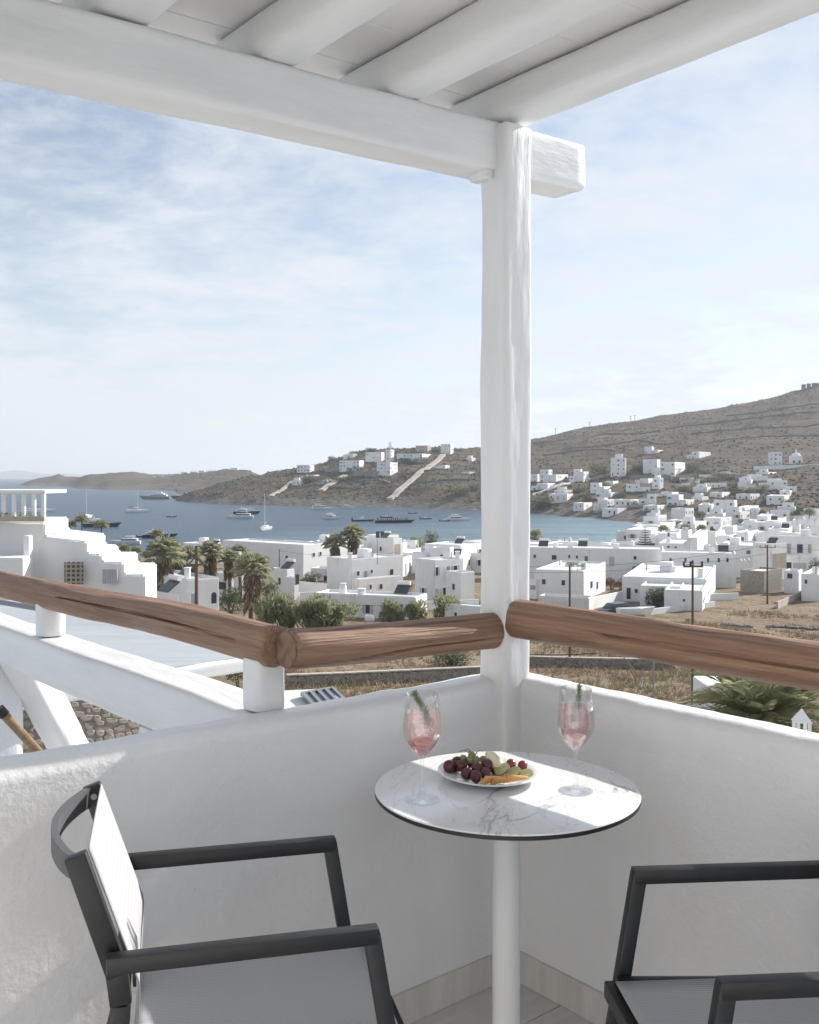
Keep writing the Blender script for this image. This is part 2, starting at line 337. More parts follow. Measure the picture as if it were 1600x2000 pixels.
# ground material: dry field near, brown scrub with rock on the hills
def ground_mat():
    m = bpy.data.materials.new('ground'); m.use_nodes = True; t = m.node_tree; b = t.nodes['Principled BSDF']; L = t.links.new
    b.inputs['Roughness'].default_value = .95; b.inputs['Specular IOR Level'].default_value = .1
    g = N(t, 'ShaderNodeNewGeometry'); s = N(t, 'ShaderNodeSeparateXYZ'); L(g.outputs['Position'], s.inputs[0])
    def nz(sc, st=(1, 1, 1), det=8, ro=.65):
        mp = N(t, 'ShaderNodeMapping'); mp.inputs['Scale'].default_value = st; L(g.outputs['Position'], mp.inputs[0])
        n = N(t, 'ShaderNodeTexNoise'); setin(n, Scale=sc, Detail=det, Roughness=ro); L(mp.outputs[0], n.inputs['Vector']); return n.outputs[0]
    def rng(v, a, b_, lo=0., hi=1.):
        r = N(t, 'ShaderNodeMapRange'); L(v, r.inputs[0])
        for i, q in enumerate((a, b_, lo, hi)): r.inputs[i + 1].default_value = q
        return r.outputs[0]
    def mx(f, a, c):
        x = N(t, 'ShaderNodeMixRGB')
        for i, q in enumerate((f, a, c)):
            if isinstance(q, tuple): x.inputs[i].default_value = (*q, 1)
            else: L(q, x.inputs[i])
        return x.outputs[0]
    dry = mx(rng(nz(.12), .4, .62), (.30, .235, .165), (.235, .165, .115))
    dry = mx(rng(nz(1.6), .5, .7), dry, (.36, .30, .22))
    dry = mx(rng(nz(.05), .55, .66), dry, (.20, .195, .11))
    hill = mx(rng(nz(.035, det=10), .36, .62), (.088, .064, .046), (.160, .117, .080))
    hill = mx(rng(nz(.16, (1, 1, 2)), .48, .60), hill, (.062, .056, .042))
    hill = mx(rng(nz(.5, (1, 1, 3)), .60, .70), hill, (.25, .22, .19))
    hill = mx(rng(nz(.02, (1, 1, 4)), .56, .64), hill, (.10, .105, .062))
    hill = mx(rng(nz(.007, (1, 1, 3), 4), .50, .60), hill, (.14, .107, .08))
    hill = mx(math_n(t, 'MULTIPLY', rng(nz(.9, (1, 1, 2)), .58, .64), rng(nz(.03), .45, .6)), hill, (.27, .245, .215))
    # old terrace walls follow the contours
    w = N(t, 'ShaderNodeTexWave'); w.wave_type = 'BANDS'; w.bands_direction = 'Z'; setin(w, Scale=.055, Distortion=2.2, Detail=3, Detail_Scale=.02) if False else None
    w.inputs['Scale'].default_value = .05; w.inputs['Distortion'].default_value = 5.; w.inputs['Detail'].default_value = 3.; w.inputs['Detail Scale'].default_value = .06
    L(g.outputs['Position'], w.inputs['Vector'])
    wl = math_n(t, 'MULTIPLY', rng(w.outputs['Fac'], .84, .93), rng(nz(.03), .36, .48))
    hill = mx(wl, hill, (.085, .078, .070))
    f = rng(s.outputs[1], 290, 420)
    c = mx(f, dry, hill)
    rock = mx(rng(nz(.3), .4, .6), (.10, .092, .085), (.21, .185, .165))
    shore = math_n(t, 'MULTIPLY', rng(s.outputs[2], SEA + 7.5, SEA + 3.5), f)
    c = mx(shore, c, rock)
    L(c, b.inputs['Base Color'])
    bp = N(t, 'ShaderNodeBump'); setin(bp, Strength=1.0, Distance=2.2); L(nz(.25), bp.inputs['Height']); L(bp.outputs[0], b.inputs['Normal'])
    return m
MATS['ground'] = ground_mat()
tag(mk('hills', me, 'ground'), kind='structure')
# distant island on the horizon
mb = MB(); n = 60
for i in range(n + 1):
    x = -7400 + 3300 * i / n; h = 118 * (math.sin(math.pi * i / n) ** .8) * (.72 + .4 * noise.noise(Vector((i * .13, 3, 0))))
    mb.v += [(x, 13500, SEA - 2), (x, 13900, SEA + max(h, 1)), (x, 15000, SEA - 2)]
for i in range(n):
    for k in (0, 1): mb.f.append((i * 3 + k, i * 3 + 3 + k, i * 3 + 4 + k, i * 3 + 1 + k))
tag(mb.build('distant_hill', 'ground'), kind='structure')
# sea
def sea_mat():
    m = bpy.data.materials.new('sea'); m.use_nodes = True; t = m.node_tree; b = t.nodes['Principled BSDF']; L = t.links.new
    b.inputs['Roughness'].default_value = .3; b.inputs['IOR'].default_value = 1.33; b.inputs['Specular IOR Level'].default_value = .28
    g = N(t, 'ShaderNodeNewGeometry')
    def nz(sc, st, det=5):
        mp = N(t, 'ShaderNodeMapping'); mp.inputs['Scale'].default_value = st; mp.inputs['Rotation'].default_value = (0, 0, .35); L(g.outputs['Position'], mp.inputs[0])
        n = N(t, 'ShaderNodeTexNoise'); setin(n, Scale=sc, Detail=det, Roughness=.6); L(mp.outputs[0], n.inputs['Vector']); return n.outputs[0]
    s = N(t, 'ShaderNodeSeparateXYZ'); L(g.outputs['Position'], s.inputs[0])
    # shallow sandy bay: x grows, y shrinks -> turquoise
    q = math_n(t, 'SUBTRACT', math_n(t, 'MULTIPLY', s.outputs[0], 1.6), math_n(t, 'MULTIPLY', s.outputs[1], .75))
    q = math_n(t, 'ADD', q, math_n(t, 'MULTIPLY', nz(.01, (1, 1, 1)), 120))
    r = N(t, 'ShaderNodeMapRange'); L(q, r.inputs[0]); r.inputs[1].default_value = -330; r.inputs[2].default_value = -60
    x = N(t, 'ShaderNodeMixRGB'); L(r.outputs[0], x.inputs[0]); x.inputs[1].default_value = (.030, .070, .118, 1); x.inputs[2].default_value = (.20, .31, .36, 1)
    r2 = N(t, 'ShaderNodeMapRange'); L(nz(.045, (.35, 1.6, 1), 8), r2.inputs[0]); r2.inputs[1].default_value = .38; r2.inputs[2].default_value = .66
    x2 = N(t, 'ShaderNodeMixRGB'); x2.blend_type = 'MULTIPLY'; x2.inputs[0].default_value = .8; L(x.outputs[0], x2.inputs[1])
    x3 = N(t, 'ShaderNodeMixRGB'); L(r2.outputs[0], x3.inputs[0]); x3.inputs[1].default_value = (.55, .6, .66, 1); x3.inputs[2].default_value = (1.3, 1.25, 1.2, 1)
    L(x3.outputs[0], x2.inputs[2]); L(x2.outputs[0], b.inputs['Base Color'])
    h = math_n(t, 'ADD', nz(.35, (.6, 1.5, 1)), math_n(t, 'MULTIPLY', nz(1.4, (.7, 1.4, 1)), .4))
    bp = N(t, 'ShaderNodeBump'); setin(bp, Strength=1.0, Distance=.9); L(h, bp.inputs['Height']); L(bp.outputs[0], b.inputs['Normal'])
    return m
MATS['sea'] = sea_mat()
mb = MB(); mb.add([(-26000, 150, SEA), (26000, 150, SEA), (26000, 32000, SEA), (-26000, 32000, SEA)], [(0, 1, 2, 3)])
tag(mb.build('sea', 'sea'), kind='structure')
# ---------------------------------------------------------------- terrace (corner C, u along the left wall, v along the right wall)
TH = R(39.5)
U = Vector((-math.cos(TH), -math.sin(TH), 0)); V = Vector((math.sin(TH), -math.cos(TH), 0)); Z = Vector((0, 0, 1))
C = Vector((.318, 2.835, 0)) - V * .042; WT = .115; WH = .862
def T(a, b, z=0.): return C + U * a + V * b + Z * z
MT = Matrix(((U.x, V.x, 0, C.x), (U.y, V.y, 0, C.y), (0, 0, 1, 0), (0, 0, 0, 1)))   # note: left-handed (a,b) -> used for positions only
# building body below the terrace and the floor slab
mb = MB()
for (z0, z1, e) in ((-12.5, -.30, -.02), (-.30, -.012, -.004)):
    q = [T(-WT - e, -WT - e), T(4.2, -WT - e), T(4.2, 4.2), T(-WT - e, 4.2)]
    vs = [p + Z * z0 for p in q] + [p + Z * z1 for p in q]
    mb.add(vs, [(0, 1, 2, 3), (7, 6, 5, 4)] + [(i, i + 4, (i + 1) % 4 + 4, (i + 1) % 4) for i in range(4)])
bd = mb.build('terrace_building', 'plaster'); tag(bd, 'white rendered building block carrying the terrace', 'building')
fl = MB(); q = [T(0, 0, -.010), T(4.1, 0, -.010), T(4.1, 4.1, -.010), T(0, 4.1, -.010)]
fl.add(q + [p - Z * .001 for p in q], [(3, 2, 1, 0), (4, 5, 6, 7)])
floor = tag(fl.build('floor', 'grout'), kind='structure')
rng = random.Random(5)
pw, pl = .20, 1.2
for i in range(20):
    off = (i * .47) % pl
    for j in range(-1, 4):
        a0, a1 = max(.002, j * pl + off - pl + .0015), min(4.1, j * pl + off - .0015)
        if a1 - a0 < .05: continue
        b0, b1 = i * pw + .0015, (i + 1) * pw - .0015
        zt = rng.uniform(-.0006, .0006)
        o = MB().box(0, a1 - a0, 0, b1 - b0, -.009, 0).build('plank', 'tile', floor, bevel=.0012, seg=1)
        # local frame: x along U, y along -V reversed to stay right-handed
        M = Matrix(((-V.x, U.x, 0, 0), (-V.y, U.y, 0, 0), (0, 0, 1, 0), (0, 0, 0, 1)))
        M = Matrix(((U.x, -V.x, 0, 0), (U.y, -V.y, 0, 0), (0, 0, 1, 0), (0, 0, 0, 1)))
        M.translation = T(a0, b1, zt); o.matrix_local = M
def parapet(name, label, p_in, dirv, out, L, seed):
    """wall with rounded lumpy top; p_in: inner base start, dirv: direction, out: outward normal"""
    pr = []
    r = .035
    pr.append((0, -.28)); k = 16
    for i in range(k): pr.append((0, -.27 + (WH - r + .27) * (i + 1) / k))
    for i in range(1, 7): th = math.pi / 2 * i / 6; pr.append((r - r * math.cos(th), WH - r + r * math.sin(th)))
    for i in range(1, 7): th = math.pi / 2 * i / 6; pr.append((WT - r + r * math.sin(th), WH - r + r * math.cos(th)))
    for i in range(8): pr.append((WT, WH - r - (WH - r + .27) * (i + 1) / 8))
    n = int(L / .025); mb = MB(); m = len(pr)
    for i in range(n + 1):
        s = L * i / n
        for (o, z) in pr:
            p = p_in + dirv * s + out * o + Z * z
            am = .0035 if z > 0 else 0
            dsp = noise.noise(p * 7 + Vector((seed, 0, 0))) * am + noise.noise(p * 24 + Vector((seed, 3, 0))) * am * .4
            nrm = (out * (o - WT / 2) / WT * 2 + Z * max(0, (z - WH + r) / r)).normalized()
            mb.v.append(tuple(p + nrm * dsp))
    for i in range(n):
        for j in range(m - 1):
            mb.f.append((i * m + j, i * m + j + 1, (i + 1) * m + j + 1, (i + 1) * m + j))
    mb.f.append(tuple(reversed(range(m)))); mb.f.append(tuple(n * m + j for j in range(m)))
    bm = bmesh.new(); me = bpy.data.meshes.new(name); me.from_pydata(mb.v, [], mb.f); bm.from_mesh(me)
    bmesh.ops.recalc_face_normals(bm, faces=bm.faces); bm.to_mesh(me); bm.free()
    for p in me.polygons: p.use_smooth = True
    me.set_sharp_from_angle(angle=R(60))
    root = empty(name, p_in, label, 'wall'); mk('wall', me, 'plaster', root, -p_in)
    sk = MB(); a, b = p_in - out * .010 + dirv * .012, p_in + dirv * (2.75 if out == -V else 3.28) - out * .010
    q = [a, b, b + out * .0098, a + out * .0098]
    sk.add([p + Z * .001 for p in q] + [p + Z * .088 for p in q], [(0, 1, 2, 3), (7, 6, 5, 4)] + [(i, i + 4, (i + 1) % 4 + 4, (i + 1) % 4) for i in range(4)])
    me2 = sk.mesh('skirting'); bm = bmesh.new(); bm.from_mesh(me2); bmesh.ops.recalc_face_normals(bm, faces=bm.faces); bm.to_mesh(me2); bm.free()
    mk('skirting', me2, 'tile', root, -p_in)
parapet('parapet_wall', 'white plastered parapet wall behind the armchair with the sunlit backrest', T(0, 0), U, -V, 4.1, 1.3)
parapet('parapet_wall', 'white plastered parapet wall under the single long brown rail', T(-WT, 0) + U * .0, V, -U, 4.1, 4.7) if False else parapet('parapet_wall', 'white plastered parapet wall with sunlit top below the thick brown rail', T(0, -WT), V, -U, 4.2, 4.7)
# pergola
CC = Vector((.278, 2.88, 0)); CS = .108
pg = empty('pergola', CC + Z * .09, 'white painted timber pergola roof with rafters on a square corner column', 'pergola')
timber('column', CC + Z * .09, CC + Z * 2.445, CS, CS, 'paint', pg, up=tuple(V), p=9, n=48, amp=.0045, seed=3, endr=.008, freq=2.2)
bz = lambda t: 2.386 - .033 * t
b0 = CC + V * (.0145 - .0675); bl = 3.6
timber('beam', b0 - U * .335 + Z * bz(-.335), b0 + U * bl + Z * bz(bl), .135, .142, 'paint', pg, p=9, n=48, amp=.004, seed=8, endr=.012, freq=1.6)
timber('bracket', CC + U * .052 + V * -.03 + Z * 2.302, CC + U * .085 + V * -.03 + Z * 2.302, .07, .028, 'paint', pg, p=6, n=16, amp=.002, seed=4, endr=.005)
rt = (-.026, .377, .772, 1.154, 1.54, 1.93, 2.32)
for i, t in enumerate(rt):
    p = b0 + U * t; z = bz(t) + .071 + .058
    timber('rafter', p - V * .17 + Z * (z - .004), p + V * 3.32 + Z * (z + .05), .128 + .012 * (i % 2), .116, 'paint', pg, p=3.7, n=48, amp=.007, seed=11 + i, endr=.01, freq=1.3)
for k in range(18):
    v0 = -.53 + k * .222
    zz_ = lambda v, t: bz(t) + .071 + .118 + .0125 * (v + .16)
    pts = []
    for (t, v) in ((-.085, v0), (2.6, v0), (2.6, v0 + .2195), (-.085, v0 + .2195)):
        pts.append(b0 + U * t + V * v + Z * zz_(v, t))
    mb = MB().add([p - Vector(pg.location) for p in pts] + [p + Z * .018 - Vector(pg.location) for p in pts], [(0, 1, 2, 3), (7, 6, 5, 4)] + [(i, i + 4, (i + 1) % 4 + 4, (i + 1) % 4) for i in range(4)])
    me = mb.mesh('roof_board'); bm = bmesh.new(); bm.from_mesh(me); bmesh.ops.recalc_face_normals(bm, faces=bm.faces)
    bmesh.ops.bevel(bm, geom=bm.edges[:], offset=.0025, segments=1, affect='EDGES'); bm.to_mesh(me); bm.free()
    mk('roof_board', me, 'roofboard', pg)
bounce_mb = MB()  # unseen white wall behind the camera, added to bounce sunlight onto the terrace
for (p, q, nn_) in ((T(2.78, -WT), T(2.78, 4.3), U),):
    q4 = [p, q, q + nn_ * .25, p + nn_ * .25]; bounce_mb.add([x_ - Z * .2 for x_ in q4] + [x_ + Z * 2.95 for x_ in q4], [(0, 1, 2, 3), (7, 6, 5, 4)] + [(i, i + 4, (i + 1) % 4 + 4, (i + 1) % 4) for i in range(4)])
me = bounce_mb.mesh('bounce_wall'); bm = bmesh.new(); bm.from_mesh(me); bmesh.ops.recalc_face_normals(bm, faces=bm.faces); bm.to_mesh(me); bm.free()
tag(mk('bounce_wall', me, 'plaster'), 'unseen white plastered wall added to bounce light onto the terrace', 'wall')
# log rails
def crack(x): return (232 - 42 * x + 4 * math.sin(9 * x), .62 * min(1, (1 - x) * 3) if x < .95 else .0, 5.0)
A0 = CC + U * (CS / 2 - .006)
lg = timber('log_rail', CC + U * .745 + Z * 1.020, A0 + Z * .998, .099, .099, 'log', None, p=2.25, n=180, amp=.007, seed=21, endr=.010, groove=crack, freq=2.2)
tag(lg, 'short brown log rail with a long crack, butting the white column', 'rail')
eg = hewn(.003, .088, .088, p=2, seg=2, n=32, amp=.003, seed=2, endr=.001).build('end_grain', 'endgrain', lg, smooth=True); eg.location = (-.0022, 0, 0)
lr = timber('log_rail', CC + V * (CS / 2 - .008) + Z * 1.037, CC + V * 3.6 + Z * 1.018, .107, .107, 'log', None, p=2.35, n=96, amp=.009, seed=33, endr=.016, freq=1.8, groove=lambda x: (172 + 10 * math.sin(6 * x), .22 if .10 < x < .40 else 0, 5))
tag(lr, 'thick brown log rail over the parapet with the sunlit top', 'rail')
J = CC + U * .735
rl = empty('railing', J - V * .1 + Z * WH, 'long brown log railing on short white posts, running out along a white beam', 'railing')
timber('rail', J - V * .052 + Z * 1.020, J - V * 4.6 + Z * .985, .100, .100, 'log', rl, p=2.6, n=96, amp=.008, seed=41, endr=.012, freq=1.7,
       groove=lambda x: (4 + 10 * math.sin(5 * x), .30 if .03 < x < .30 else 0, 5))
for t, w in ((.12, .088), (1.62, .10), (3.3, .10)):
    timber('post', J - V * t + Z * (WH - .006), J - V * t + Z * .985, w, w, 'paint', rl, up=tuple(V), p=3.6 if t < 1 else 2.4, n=28, amp=.004, seed=int(t * 10), endr=.004)
bm_ = timber('white_beam', J - V * .02 + U * .0 + Z * (WH - .083), J - V * 4.9 + Z * (WH - .083), .150, .150, 'paint', None, p=7, n=32, amp=.006, seed=51, endr=.015, freq=1.3,
       groove=lambda x: (100 + 5 * math.sin(7 * x), .05 if x < .8 else 0, 5))
tag(bm_, 'cracked white timber beam carrying the posts of the long railing', 'beam')
MB().box(.62, .72, -.06, .06, -.105, -.075).build('corbel', 'paint', bm_, bevel=.012)
# ---------------------------------------------------------------- table and what stands on it
TC = Vector((.2207, 2.27, 0)); TZ = .73
def marble():
    m = bpy.data.materials.new('marble'); m.use_nodes = True; t = m.node_tree; b = t.nodes['Principled BSDF']; L = t.links.new
    b.inputs['Roughness'].default_value = .12
    co = N(t, 'ShaderNodeTexCoord')
    def vein(sc, loc, w, dist, rot):
        mp = N(t, 'ShaderNodeMapping'); mp.inputs['Location'].default_value = loc; mp.inputs['Rotation'].default_value = (0, 0, rot); mp.inputs['Scale'].default_value = (1, .45, 1); L(co.outputs['Object'], mp.inputs[0])
        n = N(t, 'ShaderNodeTexNoise'); setin(n, Scale=sc, Detail=7, Roughness=.55, Distortion=dist); L(mp.outputs[0], n.inputs['Vector'])
        a = math_n(t, 'ABSOLUTE', math_n(t, 'SUBTRACT', n.outputs[0], .5))
        r = N(t, 'ShaderNodeMapRange'); L(a, r.inputs[0]); r.inputs[1].default_value = 0; r.inputs[2].default_value = w; r.inputs[3].default_value = 1; r.inputs[4].default_value = 0
        return math_n(t, 'POWER', r.outputs[0], 1.6)
    n3 = N(t, 'ShaderNodeTexNoise'); setin(n3, Scale=5, Detail=2); L(co.outputs['Object'], n3.inputs['Vector'])
    gate = N(t, 'ShaderNodeMapRange'); L(n3.outputs[0], gate.inputs[0]); gate.inputs[1].default_value = .47; gate.inputs[2].default_value = .62
    v = math_n(t, 'ADD', math_n(t, 'MULTIPLY', vein(3.2, (1.7, .3, 0), .022, 1.2, .5), gate.outputs[0]), math_n(t, 'MULTIPLY', vein(6.5, (4.1, 2.2, 0), .012, .9, -.4), .35), True)
    x = N(t, 'ShaderNodeMixRGB'); L(v, x.inputs[0]); x.inputs[1].default_value = (.80, .80, .80, 1); x.inputs[2].default_value = (.27, .265, .26, 1)
    L(x.outputs[0], b.inputs['Base Color']); MATS['marble'] = m
marble()
pmat('poleWhite', (.78, .78, .78), rough=.35)
tb = empty('bistro_table', TC, 'round marble bistro table with black edge and white pole', 'table')
MB().lathe([(.0, -.0035), (.2992, -.0035), (.3, -.002), (.2985, 0), (0, 0)], 96, (0, 0, TZ)).build('table_top', 'marble', tb, smooth=True, angle=25)
MB().lathe([(.0, -.0135), (.296, -.0135), (.3, -.011), (.3, -.0037), (.0, -.0037)], 96, (0, 0, TZ)).build('table_edge', 'dark', tb, smooth=True, angle=25)
MB().lathe([(.0, .012), (.0315, .012), (.0315, TZ - .014), (0, TZ - .014)], 40).build('pole', 'poleWhite', tb, smooth=True)
MB().lathe([(.0, .001), (.2, .001), (.2, .008), (.19, .0125), (.0, .0125)], 48).build('base', 'poleWhite', tb, smooth=True)
# thin clear glass: light passes, edges reflect
def clear(name, tint, gloss=.06, cloud=0., ccol=(.8, .6, .6), rough=.02, edge=1.35):
    m = bpy.data.materials.new(name); m.use_nodes = True; t = m.node_tree; L = t.links.new; t.nodes.remove(t.nodes['Principled BSDF'])
    tr = N(t, 'ShaderNodeBsdfTransparent'); tr.inputs[0].default_value = (*tint, 1)
    gl = N(t, 'ShaderNodeBsdfGlossy'); gl.inputs['Roughness'].default_value = rough; gl.inputs[0].default_value = (1, 1, 1, 1)
    fr = N(t, 'ShaderNodeFresnel'); fr.inputs[0].default_value = edge
    f = math_n(t, 'MINIMUM', math_n(t, 'ADD', math_n(t, 'MULTIPLY', fr.outputs[0], .5), gloss), .55)
    a = N(t, 'ShaderNodeMixShader'); L(f, a.inputs[0]); L(tr.outputs[0], a.inputs[1]); L(gl.outputs[0], a.inputs[2]); out = a
    if cloud:
        df = N(t, 'ShaderNodeBsdfDiffuse'); df.inputs[0].default_value = (*ccol, 1); tl = N(t, 'ShaderNodeBsdfTranslucent'); tl.inputs[0].default_value = (*ccol, 1)
        k = N(t, 'ShaderNodeMixShader'); k.inputs[0].default_value = .5; L(df.outputs[0], k.inputs[1]); L(tl.outputs[0], k.inputs[2])
        c2 = N(t, 'ShaderNodeMixShader'); c2.inputs[0].default_value = cloud; L(a.outputs[0], c2.inputs[1]); L(k.outputs[0], c2.inputs[2]); out = c2
    L(out.outputs[0], t.nodes['Material Output'].inputs[0]); MATS[name] = m
clear('clearglass', (.965, .97, .972), .05)
clear('drink', (.985, .86, .85), .01, .17, (.88, .66, .63))
clear('syrup', (.93, .56, .55), .01, .36, (.80, .32, .30))
clear('ice', (.95, .93, .93), .06, .16, (.85, .78, .78), .08)
pmat('rosemary', (.17, .215, .10), (.27, .31, .18), 60, .6)
pmat('stemgreen', (.20, .22, .10), rough=.6)
def sprig(base, tip, label, seed, L=.012):
    r = random.Random(seed); base, tip = Vector(base), Vector(tip); ax = (tip - base); n = 120
    o = ax.orthogonal().normalized(); q = ax.normalized().cross(o)
    root = empty('rosemary_sprig', base, label, 'herb', 'rosemary sprigs in the drinks'); st = MB(); lf = MB()
    bow = o * .006
    pt = lambda t: base + ax * t + bow * math.sin(math.pi * t)
    st.tube([pt(t / 8) for t in range(9)], [.0013 - .0008 * t / 8 for t in range(9)], 6)
    for i in range(n):
        t = .12 + .88 * i / n; a = i * 2.4 + r.uniform(-.3, .3); d = (o * math.cos(a) + q * math.sin(a)); f = ax.normalized()
        k = L * (1.15 - .5 * t) * r.uniform(.8, 1.2); p = pt(t); e = p + d * k * .75 + f * k * .75; sd_ = f.cross(d) * .0028; up = (d * .5 - f * .5) * .0005
        m_ = p.lerp(e, .5) + f * .0008
        lf.add([p - sd_ * .5, p + sd_ * .5, m_ + sd_, e, m_ - sd_, m_ + up], [(0, 1, 5), (1, 2, 5), (2, 3, 5), (3, 4, 5), (4, 0, 5)])
    wpart(st, 'stem', 'stemgreen', root); wpart(lf, 'needles', 'rosemary', root)
def wineglass(x, y, label, rz, full):
    g = empty('wine_glass', (x, y, TZ + .0006), label, 'glass', None, rz)
    bowl = [(.0045, .090), (.010, .094), (.024, .110), (.0375, .130), (.0415, .142), (.0425, .152), (.0415, .172), (.0385, .202), (.0355, .232)]
    inner = [(r - .0013, z + (.0016 if i < 3 else 0)) for i, (r, z) in enumerate(bowl)]
    MB().lathe(bowl + [(.0349, .2327)] + list(reversed(inner[1:])) + [(.0, .0955)], 48, cap=False).build('bowl', 'clearglass', g, smooth=True, angle=60)
    MB().lathe([(.0, .0), (.038, .0), (.0385, .0012), (.034, .0026), (.018, .0055), (.0075, .010), (.0046, .018), (.0038, .035), (.0036, .06), (.0040, .082), (.0048, .0905), (0, .092)], 40, cap=False).build('stem', 'clearglass', g, smooth=True, angle=60)
    def rad(z): return float(np.interp(z, [b[1] for b in inner], [b[0] for b in inner])) - .0006
    zs = .127 if full else .122; zl = .190
    lo = [(0, .0965)] + [(rad(z), z) for z in np.linspace(.0975, zs, 8)]
    MB().lathe(lo + [(0, zs + .001)], 40, cap=False).build('syrup', 'syrup', g, smooth=True, angle=60)
    MB().lathe([(0, zs + .0016)] + [(rad(z), z) for z in np.linspace(zs + .0014, zl, 10)] + [(0, zl)], 40, cap=False).build('drink', 'drink', g, smooth=True, angle=60)
    return g
g1 = wineglass(.028, 2.184, 'stemmed glass with deep rose drink beside the grapes', .4, True)
g2 = wineglass(.375, 2.244, 'stemmed glass with paler pink drink standing apart from the fruit plate', 1.4, False)
ri = random.Random(4)
for gi, (gx, gy) in enumerate(((.028, 2.184), (.375, 2.244))):
    for k, (dx, dy, z) in enumerate(((-.014, -.010, .147), (.013, .010, .150), (.012, -.013, .172), (-.012, .012, .175))):
        e = Matrix.Rotation(ri.uniform(0, 3), 3, 'Z') @ Matrix.Rotation(ri.uniform(-.5, .5), 3, 'X')
        mb = MB().box(-.0105, .0105, -.0105, .0105, -.0105, .0105)
        o = mb.build('ice_cube', 'ice', None, bevel=.003, seg=2); o.location = (gx + dx, gy + dy, TZ + z); o.rotation_euler = e.to_euler()
        tag(o, ('ice cube floating in the deep rose drink', 'ice cube floating in the paler pink drink')[gi], 'ice cube', ('ice in the rose drink', 'ice in the pale drink')[gi])
sprig((.046, 2.180, TZ + .150), (.010, 2.176, TZ + .233), 'bushy rosemary sprig in the deep rose drink', 3, .020)
sprig((.362, 2.244, TZ + .135), (.381, 2.238, TZ + .236), 'upright rosemary sprig in the paler pink drink', 6, .018)
# plate of fruit
PC = Vector((.190, 2.335, TZ + .0006)); pmat('porcelain', (.80, .80, .80), rough=.15)
pl_ = MB().lathe([(.0, .0), (.070, .0), (.074, .002), (.100, .011), (.1225, .0195), (.1235, .0212), (.1215, .0222), (.098, .0148), (.072, .0062), (.0, .0055)], 72, cap=False).build('plate', 'porcelain', None, smooth=True, angle=60)
pl_.location = PC; tag(pl_, 'white porcelain plate holding cut fruit and grapes', 'plate')
pmat('grape', (.060, .012, .018), (.115, .030, .034), 45, .28, .1, 90)
pmat('redgrape', (.20, .022, .028), (.27, .07, .06), 50, .25)
pmat('greengrape', (.26, .29, .09), (.34, .36, .15), 40, .3, transl=.25)
pmat('pear', (.66, .63, .42), (.72, .70, .54), 30, .4); pmat('peargreen', (.33, .40, .14), rough=.4)
pmat('kiwi', (.42, .41, .17), (.55, .52, .28), 70, .4); pmat('peel', (.16, .13, .06), rough=.8)
pmat('melon', (.72, .34, .10), (.74, .42, .17), 40, .4); pmat('rind', (.68, .58, .36), rough=.5)
def pp(px, py, dd=0.):   # point on the plate by pixel: distance by row of the food, small offsets
    d = 2.335 + dd; q = P(px, py, d); return q
gm = MB().ball((0, 0, 0), .0138, 18, 12, (1, 1, 1.08)).mesh('grape', True)
for i, (px, py, dd) in enumerate(((877, 1500, .0), (902, 1496, .005), (912, 1511, -.028), (932, 1500, -.012), (951, 1494, .005), (930, 1522, -.050), (947, 1512, -.022),
                                  (890, 1511, .02), (915, 1490, .025), (893, 1489, .03), (966, 1500, .02))):
    p = pp(px, py, dd); rr = ((p.x - PC.x) ** 2 + (p.y - PC.y) ** 2) ** .5
    zmin = TZ + float(np.interp(rr, (0, .072, .098, .12), (.0055, .0062, .0148, .022))) + .0145
    p.z = max(p.z, zmin)
    o = mk('grape', gm, 'grape'); o.location = p; o.rotation_euler = (i * .7, i * 1.3, i); tag(o, 'dark purple grape in the bunch on the plate', 'grape', 'purple grapes on the plate')
rm = MB().ball((0, 0, 0), .0118, 18, 12).mesh('red_grape', True)
for px, py, lab in ((998, 1492, 'bright red grape touching the cut pear'), (1021, 1495, 'bright red grape by the plate rim')):
    p = pp(px, py, .02); p.z = max(p.z, TZ + .019); o = mk('red_grape', rm, 'redgrape'); o.location = p; tag(o, lab, 'grape')
gg = MB().ball((0, 0, 0), .0095, 16, 10).mesh('green_grape', True)
for px, py, dd in ((905, 1482, .03), (918, 1484, .02), (930, 1484, .022), (944, 1484, .03), (922, 1476, .03)):
    o = mk('green_grape', gg, 'greengrape'); o.location = pp(px, py, dd); tag(o, 'small green grape heaped behind the purple ones', 'grape', 'green grapes')
st = MB()
a = pp(925, 1478, .03)
for (dx, dz, l) in ((-.034, .016, 5), (-.012, .014, 4), (.022, .016, 5), (-.02, .02, 4)):
    st.tube([a + Vector((dx * t, .01 * math.sin(t * 4), dz * math.sin(t * 2.1) - .006 * (1 - t))) for t in np.linspace(0, 1, 7)], [.0011] * 6 + [.0006], 5)
tag(st.build('grape_stalk', 'stemgreen', None, smooth=True), 'thin curling grape stalk above the green grapes', 'stalk')
# pear wedge
pw_ = empty('pear_wedge', pp(967, 1494, .02), 'pale cut pear wedge standing behind the grapes', 'fruit')
M = Matrix.Rotation(R(-38), 3, 'Y') @ Matrix.Rotation(R(20), 3, 'Z')
MB().ball((0, 0, .006), .022, 18, 12, (.75, .72, 1.5), M).build('flesh', 'pear', pw_, smooth=True)
MB().ball((.006, -.004, -.008), .0175, 16, 10, (.78, .72, 1.15), M).build('skin', 'peargreen', pw_, smooth=True)
